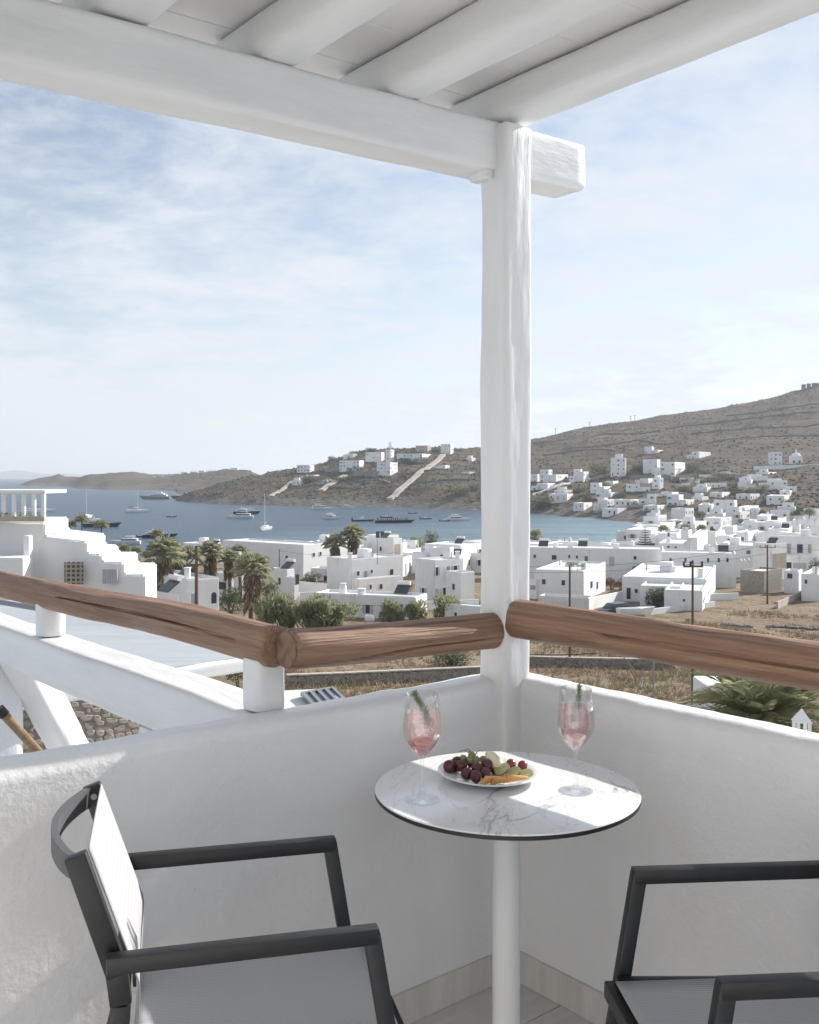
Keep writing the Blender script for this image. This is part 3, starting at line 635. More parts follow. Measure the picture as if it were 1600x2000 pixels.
# kiwi slices
for i, (px, py, dd, tx) in enumerate(((981, 1503, -.004, 34), (1003, 1509, -.012, 26), (1026, 1513, -.014, 18))):
    k = empty('kiwi_slice', pp(px, py, dd), ('kiwi slice propped on the pear, first of the fanned row', 'kiwi slice in the middle of the fanned row', 'kiwi slice lying flattest at the end of the fanned row')[i], 'fruit')
    k.rotation_euler = (R(12), -R(tx), R(10))
    MB().lathe([(0, -.0028), (.0185, -.0028), (.0185, .0028), (0, .0028)], 28).build('flesh', 'kiwi', k, smooth=True)
    MB().lathe([(.0186, -.0026), (.0193, -.002), (.0193, .002), (.0186, .0026)], 28, cap=False).build('peel', 'peel', k, smooth=True)
# melon slices: flat triangular wedges
for i, (px, py, dd, rz, l) in enumerate(((953, 1523, -.062, .5, .040), (975, 1524, -.064, .12, .046), (1000, 1522, -.062, -.02, .050))):
    k = empty('melon_slice', pp(px, py, dd), ('orange melon slice leaning against the purple grapes', 'orange melon slice between two other melon slices', 'orange melon slice pointing to the plate rim')[i], 'fruit')
    k.location.z = max(k.location.z, TZ + .014 + .003 * i); k.rotation_euler = (R(28), R(-8), rz)
    mb = MB(); h = .011; t_ = .0045
    vs = [(-l * .45, -t_, -h * .6), (l * .75, -t_, -h * .3), (-l * .15, -t_, h)]
    mb.add(vs + [(x, t_, z) for x, _, z in vs], [(0, 1, 2), (5, 4, 3), (0, 3, 4, 1), (1, 4, 5, 2), (2, 5, 3, 0)]); mb.build('flesh', 'melon', k, bevel=.0012)
    MB().bar((-l * .45, 0, -h * .68), (l * .75, 0, -h * .38), 2 * t_ * .96, .0016).build('rind', 'rind', k)
# ---------------------------------------------------------------- chairs
def fabric():
    m = bpy.data.materials.new('mesh_fabric'); m.use_nodes = True; t = m.node_tree; b = t.nodes['Principled BSDF']; L = t.links.new
    b.inputs['Roughness'].default_value = .7
    co = N(t, 'ShaderNodeTexCoord'); w1 = N(t, 'ShaderNodeTexWave'); w1.bands_direction = 'Y'; w1.inputs['Scale'].default_value = 60; w2 = N(t, 'ShaderNodeTexWave'); w2.bands_direction = 'X'; w2.inputs['Scale'].default_value = 60
    L(co.outputs['Object'], w1.inputs[0]); L(co.outputs['Object'], w2.inputs[0])
    f = math_n(t, 'MULTIPLY', w1.outputs['Fac'], math_n(t, 'ADD', math_n(t, 'MULTIPLY', w2.outputs['Fac'], .5), .5))
    x = N(t, 'ShaderNodeMixRGB'); L(f, x.inputs[0]); x.inputs[1].default_value = (.42, .425, .44, 1); x.inputs[2].default_value = (.60, .605, .62, 1); L(x.outputs[0], b.inputs['Base Color'])
    bp = N(t, 'ShaderNodeBump'); setin(bp, Strength=.3, Distance=.001); L(f, bp.inputs['Height']); L(bp.outputs[0], b.inputs['Normal'])
    tl = N(t, 'ShaderNodeBsdfTranslucent'); L(x.outputs[0], tl.inputs[0]); ms = N(t, 'ShaderNodeMixShader'); ms.inputs[0].default_value = .18
    L(b.outputs[0], ms.inputs[1]); L(tl.outputs[0], ms.inputs[2]); L(ms.outputs[0], t.nodes['Material Output'].inputs[0]); MATS['fabric'] = m
fabric()
AH = .665
def chair(loc, rz, label):
    """local: x forward, y to its left, origin under the front ends of the arms"""
    c = empty('armchair', loc, label, 'chair', None, rz); hw = .218; D = 'dark'
    def chain(name, pts, w, h, mat=D):
        for i in range(len(pts) - 1):
            pass
        b = MB()
        for i in range(len(pts) - 1):
            a_, e_ = Vector(pts[i]), Vector(pts[i + 1]); k = (e_ - a_).normalized() * (h * .22)
            b.bar(a_ - (k if i else k * 0), e_ + (k if i < len(pts) - 2 else k * 0), w - .0006 * i, h - .0006 * i, (1, 0, 0))
        return b.build(name, mat, c, bevel=.003)
    for s in (1, -1):
        y = s * hw; yp = s * (hw - .0285)
        MB().bar((-.440, y, AH - .0145), (.010, y, AH - .0145), .027, .029).build('armrest', D, c, bevel=.0035)
        MB().bar((-.0035, y, AH - .008), (.106, y, .0), .0258, .029, (1, 0, 0)).build('front_leg', D, c, bevel=.003)
        chain('back_post', [(-.490, yp, .822), (-.425, yp, .625), (-.418, yp, .57)], .023, .036)
        chain('rear_leg', [(-.418, yp, .5695), (-.430, yp, .40), (-.520, yp, 0)], .0225, .032)
        MB().bar((-.41, yp, .428), (.050, yp, .446), .022, .034).build('seat_rail', D, c, bevel=.003)
        o = MB().lathe([(0, 0), (.006, 0), (.006, .002), (.0025, .002), (.0025, .0008), (0, .0008)], 14).build('screw', 'metal', c, smooth=True)
        o.location = (-.484, yp - s * .0125, .802); o.rotation_euler = (s * R(90), 0, 0)
    MB().bar((.060, -hw + .015, .436), (.060, hw - .015, .436), .024, .034).build('front_bar', D, c, bevel=.003)
    pts = [(-.494 - .045 * math.sin(math.pi * k / 28) ** .8, -.180 + .36 * k / 28, .800) for k in range(29)]
    mb = MB(); hh = .019; tt = .006
    for k, p in enumerate(pts):
        q = Vector(pts[min(k + 1, 28)]) - Vector(pts[max(k - 1, 0)]); nrm = Vector((-q.y, q.x, 0)).normalized() * tt
        for (sx, sz) in ((-1, -1), (1, -1), (1, 1), (-1, 1)): mb.v.append(tuple(Vector(p) + nrm * sx + Z * hh * sz))
    for k in range(28):
        for j in range(4): mb.f.append((k * 4 + j, k * 4 + (j + 1) % 4, k * 4 + 4 + (j + 1) % 4, k * 4 + 4 + j))
    mb.f += [(3, 2, 1, 0), (112, 113, 114, 115)]
    mb.build('top_bar', 'slat', c, smooth=True, angle=30)
    def sheet(name, pf, n=24, mcol=10, w=.354):
        mb = MB()
        for i in range(n + 1):
            for j in range(mcol + 1):
                s_ = -1 + 2 * j / mcol; p = pf(i / n, s_); mb.v.append((p[0], s_ * w / 2, p[1]))
        for i in range(n):
            for j in range(mcol): mb.f.append((i * (mcol + 1) + j, i * (mcol + 1) + j + 1, (i + 1) * (mcol + 1) + j + 1, (i + 1) * (mcol + 1) + j))
        o = mb.build(name, 'fabric', c, smooth=True, angle=80)
        md = o.modifiers.new('thick', 'SOLIDIFY'); md.thickness = .0025; md.offset = 0
    bx = lambda t: float(np.interp(t, (0, .68, 1), (-.470, -.388, -.394))); bzz = lambda t: float(np.interp(t, (0, .68, 1), (.826, .59, .462)))
    sheet('backrest', lambda t, s_: (bx(t) - .010 * (1 - s_ * s_) * math.sin(math.pi * t), bzz(t)))
    sheet('seat', lambda t, s_: (-.400 + .456 * t, .458 - .016 * (1 - s_ ** 4) * math.sin(math.pi * t) + .004 * t))
    return c
chair(Vector((-.116, 1.927, 0)), R(14), 'dark framed mesh armchair with sunlit backrest, turned towards the glass of deep rose drink')
chair(Vector((.468, 1.752, 0)), R(184.5), 'dark framed mesh armchair facing the table from under the long thick rail')
# ---------------------------------------------------------------- the lower neighbour seen past the railing
rs = random.Random(11)
pil = timber('white_pillar', Vector((-1.79, 4.12, -2.2)), Vector((-1.79, 4.12, .70)), .30, .30, 'plaster', None, up=tuple(V), p=8, n=32, amp=.004, seed=61)
tag(pil, 'square white pillar under the outer end of the white beam', 'pillar')
br = timber('white_brace', P(30, 1262, 4.0), P(190, 1560, 4.6), .13, .15, 'paint', None, p=3.5, n=28, amp=.006, seed=62)
tag(br, 'slanting white timber brace beside the square pillar', 'brace')
rp = MB(); a, b = P(5, 1392, 3.5), P(95, 1490, 3.6)
n = 46
for i in range(n):
    t0 = i / n; p = a.lerp(b, t0); q = a.lerp(b, t0 + .9 / n)
    rp.tube([p, p.lerp(q, .3), p.lerp(q, .7), q], [.0125, .0165, .0165, .0125], 10)
ro = tag(rp.build('rope_bar', 'rope', None, smooth=True), 'tan rope-wrapped bar slanting down in front of the white pillar', 'rope')
MB().tube([a - (b - a).normalized() * .02, a + (b - a).normalized() * .012], .019, 12).build('end_cap', 'dark', ro, smooth=True)
e1 = Vector((.70, .714, 0)); e2 = Vector((-.714, .70, 0)); NR = Vector((-1.45, 11.1, -.5))
cn = empty('canopy', NR + Vector((0, 0, -2.3)), 'flat blue-grey membrane canopy with white timber edge beam beyond the railing', 'canopy')
mb = MB(); nn = 24
for i in range(nn + 1):
    for j in range(nn + 1):
        p = NR - e1 * (7.5 * i / nn) + e2 * (6.6 * j / nn); p = p + Z * (noise.noise(p * 1.1) * .012 + noise.noise(Vector((p.x * .7 + p.y * .7, (p.x - p.y) * 3, 1))) * .012); mb.v.append(tuple(p))
for i in range(nn):
    for j in range(nn): mb.f.append((i * (nn + 1) + j, i * (nn + 1) + j + 1, (i + 1) * (nn + 1) + j + 1, (i + 1) * (nn + 1) + j))
o = wpart(mb, 'membrane', 'membrane', cn, smooth=True); md = o.modifiers.new('t', 'SOLIDIFY'); md.thickness = .02
for (p, q) in ((NR + e1 * .06 - e2 * .07, NR - e1 * 7.6 - e2 * .07), (NR + e1 * .07 + e2 * .0, NR + e1 * .07 + e2 * 6.7)):
    timber('edge_beam', p - Z * .075, q - Z * .075, .13, .14, 'paint', cn, p=8, n=24, amp=.006, seed=70, seg=60)
for (s, t) in ((.3, .05), (3.4, .05), (6.8, .05), (.3, 6.2), (3.4, 6.2)):
    p = NR - e1 * s + e2 * t; timber('post', Vector((p.x, p.y, -2.75)), Vector((p.x, p.y, -.66)), .11, .11, 'paint', cn, up=(0, 1, 0), p=3, n=16, amp=.004, seed=int(s * 9), seg=20)
tube = MB().tube([P(-60, 1166, 14), P(84, 1190, 12.6)], .035, 10); tag(tube.build('roof_pipe', 'boatgrey', None, smooth=True), 'grey pipe lying on the blue-grey canopy', 'pipe')
# lower terrace with stone wall
lt = MB(); q = [NR - e1 * 9 - e2 * 5, NR + e1 * 2.5 - e2 * 5, NR + e1 * 2.5 + e2 * 8, NR - e1 * 9 + e2 * 8]
lt.add([Vector((p.x, p.y, -2.75)) for p in q] + [Vector((p.x, p.y, -11)) for p in q], [(0, 1, 2, 3), (7, 6, 5, 4)] + [(i, i + 4, (i + 1) % 4 + 4, (i + 1) % 4) for i in range(4)])
pmat('paving', (.62, .60, .57), (.54, .52, .49), 1.5, .8)
tag(lt.build('lower_terrace', 'paving'), kind='structure')
sw0 = NR - e1 * 7.4 + e2 * 2.6; sw0.z = -2.75
sw = empty('stone_wall', sw0, 'rubble stone wall under the blue-grey canopy', 'wall')
MB().box(0, 8.0, .05, .35, 0, 1.75).build('mortar', 'stone', sw); sw.rotation_euler = (0, 0, math.atan2(e1.y, e1.x))
sm = []
for k in range(6):
    bm = bmesh.new(); bmesh.ops.create_icosphere(bm, subdivisions=1, radius=.5)
    for v in bm.verts: v.co = Vector((max(-.42, min(.42, v.co.x * 1.1)), v.co.y * .5, max(-.4, min(.4, v.co.z * 1.1)))) * (1 + .18 * noise.noise(v.co * 3 + Vector((k * 5, 0, 0))))
    m_ = bpy.data.meshes.new('stone'); bm.to_mesh(m_); bm.free(); m_.materials.append(MATS['stone']); sm.append(m_)
cnt = 0
for r_ in range(12):
    x = 5.0 + rs.uniform(0, .1)
    while x < 7.95 and cnt < 295:
        w = rs.uniform(.08, .21)
        o = bpy.data.objects.new('stone', sm[rs.randrange(6)]); col.objects.link(o); o.parent = sw; cnt += 1
        o.location = (x + w / 2, .05, .62 + r_ * .095 + rs.uniform(-.025, .025)); o.scale = (w * rs.uniform(.95, 1.3), rs.uniform(.06, .12), rs.uniform(.085, .14)); o.rotation_euler = (0, rs.uniform(-.2, .2), 0); x += w
def lounger(p, rz, label):
    g = empty('sun_lounger', p, label, 'sun lounger', 'loungers on the lower terrace', rz)
    MB().box(0, 1.3, -.32, .32, .24, .36).build('mattress', 'boatwhite', g, bevel=.03)
    MB().bar((1.28, 0, .30), (1.75, 0, .62), .64, .10).build('backrest', 'boatwhite', g, bevel=.03)
    for x in (.15, 1.25):
        for y in (-.26, .26): MB().box(x - .03, x + .03, y - .03, y + .03, 0, .24).build('leg', 'boatwhite', g)
for i, (px, py, d) in enumerate(((150, 1412, 11.6), (185, 1412, 12.0), (215, 1415, 12.4))):
    p = P(px, py, d); p.z = -2.75; lounger(p, R(150), ('white sun lounger nearest the square white pillar', 'white sun lounger in the middle of the row by the stone wall', 'white sun lounger at the end of the row by the low post')[i])
lw = MB(); a, b = P(120, 1440, 10.6), P(345, 1415, 11.6); a.z = b.z = -2.2; lw.bar(a, b, .2, 1.1); tag(lw.build('low_wall', 'plaster', bevel=.03), 'low white wall in front of the loungers', 'wall')
ps = P(304, 1420, 11.2); tag(MB().box(ps.x - .025, ps.x + .025, ps.y - .025, ps.y + .025, -1.7, -1.17).build('short_post', 'tan'), 'short thin post on the low white wall', 'post')
bk = MB(); k0 = P(325, 1425, 11); bk.ball((k0.x, k0.y, -1.55), .22, 12, 8, (1, .6, .9)); tag(bk.build('white_sack', 'boatwhite', smooth=True), 'rumpled white sack on the low wall beside the thin post', 'sack')
gr = MB()
ga, gb = P(612, 1378, 9.5), P(672, 1366, 10.0)
for k in range(5):
    gr.bar(ga.lerp(gb, k / 4), ga.lerp(gb, k / 4) + Vector((-.16, .5, .01)), .03, .03)
gr.bar(ga, gb, .04, .04); gr.bar(ga + Vector((-.16, .5, 0)), gb + Vector((-.16, .5, 0)), .04, .04)
g_ = tag(gr.build('skylight', 'boatgrey'), 'grey framed glass skylight just beyond the short rail post', 'skylight')
mb = MB(); mb.add([ga - Z * .012, gb - Z * .012, gb + Vector((-.16, .5, 0)), ga + Vector((-.16, .5, 0))], [(0, 1, 2, 3)]); mb.build('pane', 'boatgrey', g_)
wr = MB(); w0, w1 = P(500, 1388, 9.0), P(720, 1378, 9.3); wr.add([w0 + Z * -.1, w1 + Z * -.1, w1 + Vector((-.5, 1.2, -.1)), w0 + Vector((-.5, 1.2, -.1)), w0 - Z * 8, w1 - Z * 8, w1 + Vector((-.5, 1.2, -8)), w0 + Vector((-.5, 1.2, -8))], [(0, 1, 2, 3), (0, 4, 5, 1), (1, 5, 6, 2), (2, 6, 7, 3), (3, 7, 4, 0)])
tag(wr.build('annex_roof', 'houseroof'), 'low annex roof with the framed skylight', 'building')
# white chimney with little house-shaped cap, in front of the date palm
ch = P(1566, 1412, 15.0); chm = empty('chimney', (ch.x, ch.y, -7.), 'white chimney with a gabled cap beside the date palm', 'chimney')
mb = MB().box(-.09, .09, -.09, .09, 0, 7 + ch.z - .12); mb.build('shaft', 'house', chm)
z0 = 7 + ch.z - .12
for sx in (-1, 1):
    for sy in (-1, 1): MB().box(sx * .085 - .02, sx * .085 + .02, sy * .085 - .02, sy * .085 + .02, z0, z0 + .14).build('cap_post', 'house', chm)
mb = MB(); z1 = z0 + .141; mb.add([(-.12, -.12, z1), (.12, -.12, z1), (.12, .12, z1), (-.12, .12, z1), (0, 0, z1 + .2)], [(3, 2, 1, 0), (0, 1, 4), (1, 2, 4), (2, 3, 4), (3, 0, 4)]); mb.build('cap_roof', 'house', chm)
# ---------------------------------------------------------------- houses
def slab(mb, o, a, nrm, s0, s1, z0, z1, t0, t1):
    vs = [o + a * s + nrm * t + Z * z for z in (z0, z1) for t in (t0, t1) for s in (s0, s1)]
    return mb.add(vs, [(0, 2, 3, 1), (4, 5, 7, 6), (0, 1, 5, 4), (2, 6, 7, 3), (0, 4, 6, 2), (1, 3, 7, 5)])
def fixn(me):
    bm = bmesh.new(); bm.from_mesh(me); bmesh.ops.recalc_face_normals(bm, faces=bm.faces); bm.to_mesh(me); bm.free(); return me
class Blk: pass
def block(th, xl, xc, xr, yt, d, depth=7., base=None, sink=1.5):
    b = Blk(); k = (xc - 800) / F; kl = (xl - 800) / F; b.P = Vector((k * d, d, 0)); b.d = d
    c, s = math.cos(R(th)), math.sin(R(th)); b.l = Vector((-c, s, 0)); b.r = Vector((s, c, 0))
    b.L = (b.P.x - kl * d) / (c + kl * s) if xl < xc else depth
    if xr is None or xr <= xc: b.R = depth
    else:
        kr = (xr - 800) / F; q = s - kr * c; b.R = d * (kr - k) / q if q > .05 else depth
        b.R = min(b.R, 40)
    b.zt = CH - (yt - HY) / F * d; b.z0 = (ground(b.P.x, d) if base is None else base) - sink; b.c, b.s = c, s
    return b
def bmesh_block(b, rim=.28, drop=.28):
    o = b.P; cs = [o, o + b.r * b.R, o + b.r * b.R + b.l * b.L, o + b.l * b.L]; ce = sum(cs, Vector()) / 4
    rim = min(rim, b.R * .2, b.L * .2)
    def inn(p):
        x, y = (p - o).dot(b.r), (p - o).dot(b.l); return o + b.r * min(max(x, rim), b.R - rim) + b.l * min(max(y, rim), b.L - rim)
    vs = [p + Z * b.z0 for p in cs] + [p + Z * b.zt for p in cs] + [inn(p) + Z * b.zt for p in cs] + [inn(p) + Z * (b.zt - drop) for p in cs]
    fs = []
    for i in range(4):
        j = (i + 1) % 4; fs += [(i, j, j + 4, i + 4), (i + 4, j + 4, j + 8, i + 8), (i + 8, j + 8, j + 12, i + 12)]
    m = MB(); m.add(vs, fs); top = [tuple(v) for v in vs[12:]]
    return m, top
def wall_part(root, b, mat, roofmat, bev=.10, name='wall'):
    m, top = bmesh_block(b); me = m.mesh(name); bm = bmesh.new(); bm.from_mesh(me); bmesh.ops.recalc_face_normals(bm, faces=bm.faces)
    ed = [e for e in bm.edges if len(e.link_faces) == 2 and e.calc_face_angle(0) > .5 and max(v.co.z for v in e.verts) > b.zt - .01]
    bmesh.ops.bevel(bm, geom=ed, offset=bev, segments=2, affect='EDGES', clamp_overlap=True); bm.to_mesh(me); bm.free()
    for p in me.polygons: p.use_smooth = True
    me.set_sharp_from_angle(angle=R(40))
    w = mk(name, me, mat, root, -Vector(root.location))
    mb = MB(); mb.add(top, [(0, 1, 2, 3)]); rf = mk('roof', fixn(mb.mesh('roof')), roofmat, root, -Vector(root.location)); 
    return w
def on_face(b, face, px, py):
    k = (px - 800) / F
    if face == 'L': s = (b.P.x - k * b.P.y) / (b.c + k * b.s); dep = b.P.y + s * b.s
    else: s = (k * b.P.y - b.P.x) / (b.s - k * b.c); dep = b.P.y + s * b.c
    return s, CH - (py - HY) / F * dep
def opening(root, b, face, s0, s1, z0, z1, kind='w'):
    if s0 > s1: s0, s1 = s1, s0
    if z0 > z1: z0, z1 = z1, z0
    a, nr = (b.l, -b.r) if face == 'L' else (b.r, -b.l); o = b.P
    mn = {'w': 'glass', 's': 'glass', 'd': 'greydoor', 'b': 'blue', 'g': 'glass', 'h': 'shutter', 't': 'tan', 'a': 'glass'}[kind]
    if kind in 'ws':
        m = MB(); f = .07
        slab(m, o, a, nr, s0 - f, s0, z0 - f, z1 + f, .002, .06); slab(m, o, a, nr, s1, s1 + f, z0 - f, z1 + f, .002, .06)
        slab(m, o, a, nr, s0, s1, z1, z1 + f, .002, .06); slab(m, o, a, nr, s0, s1, z0 - f, z0, .002, .085)
        w = mk('window', fixn(m.mesh('window')), 'house', root, -Vector(root.location))
        m = MB(); slab(m, o, a, nr, s0, s1, z0, z1, .002, .02); mk('pane', fixn(m.mesh('pane')), mn, w)
        if kind == 's':
            hw = (s1 - s0) * .5
            for (q0, q1) in ((s0 - f - hw, s0 - f - .01), (s1 + f + .01, s1 + f + hw)):
                m = MB(); slab(m, o, a, nr, q0, q1, z0, z1, .002, .05); mk('shutter', fixn(m.mesh('shutter')), 'shutter', w)
    elif kind == 'a':
        m = MB(); n = 10; cx_, rr = (s0 + s1) / 2, (s1 - s0) / 2; pts = [(s0, z0), (s1, z0)] + [(cx_ + rr * math.cos(math.pi * i / n), z1 - rr + rr * math.sin(math.pi * i / n)) for i in range(n + 1)]
        vs = [o + a * s + nr * .03 + Z * z for s, z in pts]; m.add(vs + [v - nr * .028 for v in vs], [tuple(range(len(vs)))] + [(i, (i + 1) % len(vs), (i + 1) % len(vs) + len(vs), i + len(vs)) for i in range(len(vs))])
        mk('window', fixn(m.mesh('window')), mn, root, -Vector(root.location))
    else:
        m = MB(); slab(m, o, a, nr, s0, s1, z0, z1, .002, .035); mk({'g': 'opening', 'h': 'shutter', 't': 'panel'}.get(kind, 'door'), fixn(m.mesh('door')), mn, root, -Vector(root.location))
def autowin(root, b, r, st=3.0):
    H = b.zt - b.z0 - 1.5; ns = max(1, int(round(H / 3.1)))
    for face, ln in (('L', b.L), ('R', b.R)):
        if face == 'R' and b.P.x / b.P.y * b.c > b.s: continue
        n = int(ln / 2.9)
        for i in range(n):
            for f in range(ns):
                if r.random() < .38: continue
                s = (i + .5) * ln / n + r.uniform(-.3, .3); zz0 = b.zt - .75 - (ns - f) * 3.0 + 1.35
                dr = f == 0 and r.random() < .35; w = r.choice((.3, .4, .45, .6))
                if s - w < .2 or s + w > ln - .2 or zz0 + 1.2 > b.zt - .4: continue
                opening(root, b, face, s - w, s + w, zz0 - (1.1 if dr else 0), zz0 + 1.1, r.choice('gdh') if dr else r.choice('wsgh'))
def house(label, th, blocks, wins=(), mat='house', roof='houseroof', group=None, auto=None, name='white_house', base=None, cat='house', bev=.10, chim=()):
    bs = [block(th, *b[:5], **(b[5] if len(b) > 5 else {})) for b in blocks]; b = bs[0]
    root = empty(name, (b.P.x, b.P.y, b.z0), label, cat, group)
    for q in bs: wall_part(root, q, mat, roof, bev)
    for (i, face, x0, y0, x1, y1, kind) in wins:
        s0, za = on_face(bs[i], face, x0, y0); s1, zb = on_face(bs[i], face, x1, y1); opening(root, bs[i], face, s0, s1, za, zb, kind)
    if auto is not None:
        r = random.Random(auto)
        for q in bs: autowin(root, q, r)
    if bs[0].d < 270 and mat == 'house':
        r = random.Random(int(bs[0].P.x * 7 + bs[0].d)); q = bs[0]
        for k in range(r.choice((1, 2, 2, 3))):
            kind = r.choice(('stair_head', 'stair_head', 'water_tank', 'vent_pipe', 'vent_pipe', 'aerial', 'aerial', 'aerial', 'solar_heater')); p = q.P + q.r * (q.R * r.uniform(.25, .8)) + q.l * (q.L * r.uniform(.15, .85)); z = q.zt - .29
            if kind == 'stair_head' and min(q.R, q.L) > 4: wpart(MB().bar(p + Z * (z + .7) - q.l * .9, p + Z * (z + .7) + q.l * .9, 1.6, 1.5), kind, 'house', root, bevel=.08)
            elif kind == 'water_tank': wpart(MB().lathe([(0, 0), (.42, 0), (.45, .1), (.45, .8), (.36, .95), (0, 1.0)], 14, (p.x, p.y, z)), kind, 'boatwhite', root, smooth=True)
            elif kind == 'vent_pipe': wpart(MB().tube([p + Z * z, p + Z * (z + 1.1)], .1, 8), kind, 'metal', root, smooth=True)
            elif kind == 'aerial':
                m = MB().tube([p + Z * z, p + Z * (z + 2.4)], .03, 5)
                for j in range(4): m.bar(p + Z * (z + 2.3 - j * .14) - q.l * (.5 - j * .08), p + Z * (z + 2.3 - j * .14) + q.l * (.5 - j * .08), .03, .03)
                wpart(m, kind, 'metal', root)
            else:
                m = MB(); a_, b_ = p + Z * (z + .25), p + q.r * 1.3 + Z * (z + 1.15); m.bar(a_, b_, 1.7, .1); wpart(m, 'solar_panel', 'glass', root); wpart(MB().tube([b_ + Z * .25 - q.l * .8, b_ + Z * .25 + q.l * .8], .26, 12), 'boiler', 'boatwhite', root, smooth=True)
    for (i, fr, fl, h, w) in chim:
        q = bs[i]; p = q.P + q.r * (q.R * fr) + q.l * (q.L * fl); m = MB().box(p.x - w, p.x + w, p.y - w, p.y + w, q.zt - .3, q.zt + h); m.box(p.x - w * 1.25, p.x + w * 1.25, p.y - w * 1.25, p.y + w * 1.25, q.zt + h + .001, q.zt + h + .12)
        wpart(m, 'chimney', 'house', root, bevel=.04)
    return root, bs
def d_at(px, y, lo, hi):
    best, bd_ = lo, 1e9
    for d in np.linspace(lo, hi, 400):
        e = abs(float(ground_rel(px, d)) - zh(y, d))
        if e < bd_: best, bd_ = d, e
    return best
# --- left side: stepped neighbour house (profile extruded)
def stepped():
    d = 50.; prof_ = [(-90, 1018), (90, 1018), (90, 1046), (57, 1046)]
    pts = [(-200, 1300), (-200, 1020), (88, 1020), (88, 1048), (123, 1052), (170, 1057), (170, 1081), (198, 1082), (200, 1098), (242, 1098), (242, 1122), (284, 1122), (284, 1300)]
    root = empty('stepped_house', (PX(284, d), d, ground(PX(284, d), d) - 1), 'white stepped house with lattice panel, roof pergola and planter', 'house')
    f = [P(x, y, d + (284 - x) * .004) for x, y in pts]; bk_ = [p + Vector((-1.2, 7, 0)) for p in f]; n = len(f)
    mb = MB(); mb.add(f + bk_, [tuple(range(n)), tuple(reversed(range(n, 2 * n)))] + [(i, (i + 1) % n, (i + 1) % n + n, i + n) for i in range(n)])
    me = fixn(mb.mesh('wall')); bm = bmesh.new(); bm.from_mesh(me); ed = [e for e in bm.edges if e.calc_face_angle(0) > .5]
    bmesh.ops.bevel(bm, geom=ed, offset=.10, segments=3, affect='EDGES', clamp_overlap=True); bm.to_mesh(me); bm.free()
    for p in me.polygons: p.use_smooth = True
    me.set_sharp_from_angle(angle=R(40)); mk('wall', me, 'house', root, -Vector(root.location))
    def bx(x0, x1, y0, y1, dd, dep, name, mat, bev=.06):
        a, b = P(x0, y1, dd), P(x1, y0, dd); wpart(MB().box(a.x, b.x, dd, dd + dep, a.z, b.z), name, mat, root, bevel=bev)
    bx(45, 57, 1046, 1130, 49.7, .5, 'pillar', 'house'); bx(-200, 46, 1088, 1300, 48.6, 1.0, 'low_wall', 'house', .15)
    bx(88, 112, 1036, 1060, 52, 2., 'dome_block', 'house', .35); bx(124, 171, 1056, 1090, 51.5, 3, 'stair_block', 'house', .08)
    # pergola on the roof terrace
    bx(-200, 88, 957, 964, 50.2, 3.2, 'pergola_roof', 'house', .03)
    for x in (-160, -110, -60, -14, 6, 26, 45, 65, 84): bx(x - 3.4, x + 3.4, 964, 1013, 50.25, .2, 'pergola_post', 'house', .02)
    for x in (-14, 26, 65): bx(x - 3, x + 3, 964, 1013, 53., .2, 'pergola_post', 'house', .02)
    bx(-200, 86, 1009, 1019, 50.1, .35, 'planter', 'tan', .02)
    r = random.Random(3); mb = MB()
    for i in range(900):
        p = P(r.uniform(-150, 82), r.uniform(1002, 1013), 50.15 + r.random() * .4); s = r.uniform(.04, .11); v = Vector((r.uniform(-1, 1), r.uniform(-1, 1), r.uniform(-.2, 1))) * s; w = Vector((r.uniform(-1, 1), r.uniform(-1, 1), r.uniform(-1, 1))) * s * .5
        mb.add([p, p + v + w, p + v * 1.4 - w], [(0, 1, 2)])
    wpart(mb, 'planter_plants', 'reed', root)
    # lattice panel of curved breeze blocks
    a, b = P(125, 1141, 49.98), P(162, 1098, 49.98); mb = MB(); nx_, ny = 4, 5; w, h = (b.x - a.x) / nx_, (b.z - a.z) / ny
    wpart(MB().box(a.x, b.x, 50.03, 50.06, a.z, b.z), 'lattice_recess', 'glass', root)
    for i in range(nx_):
        for j in range(ny):
            for (ox, oz, s0) in ((0, 0, 0), (1, 1, 180), (0, 1, 270), (1, 0, 90)):
                cx_, cz = a.x + (i + ox) * w, a.z + (j + oz) * h
                mb.tube([(cx_ + w * .62 * math.cos(R(s0 + t)), 50.0, cz + h * .62 * math.sin(R(s0 + t))) for t in range(0, 91, 18)], .028, 5)
    wpart(mb, 'lattice', 'tan', root)
    a, b = P(200, 1140, 49.97), P(230, 1112, 49.97)
    for i in range(9):
        x = a.x + (b.x - a.x) * (i + .5) / 9; wpart(MB().box(x - .035, x + .035, 49.94, 50.0, a.z, b.z), 'shutter_slat', 'shutter', root)
stepped()
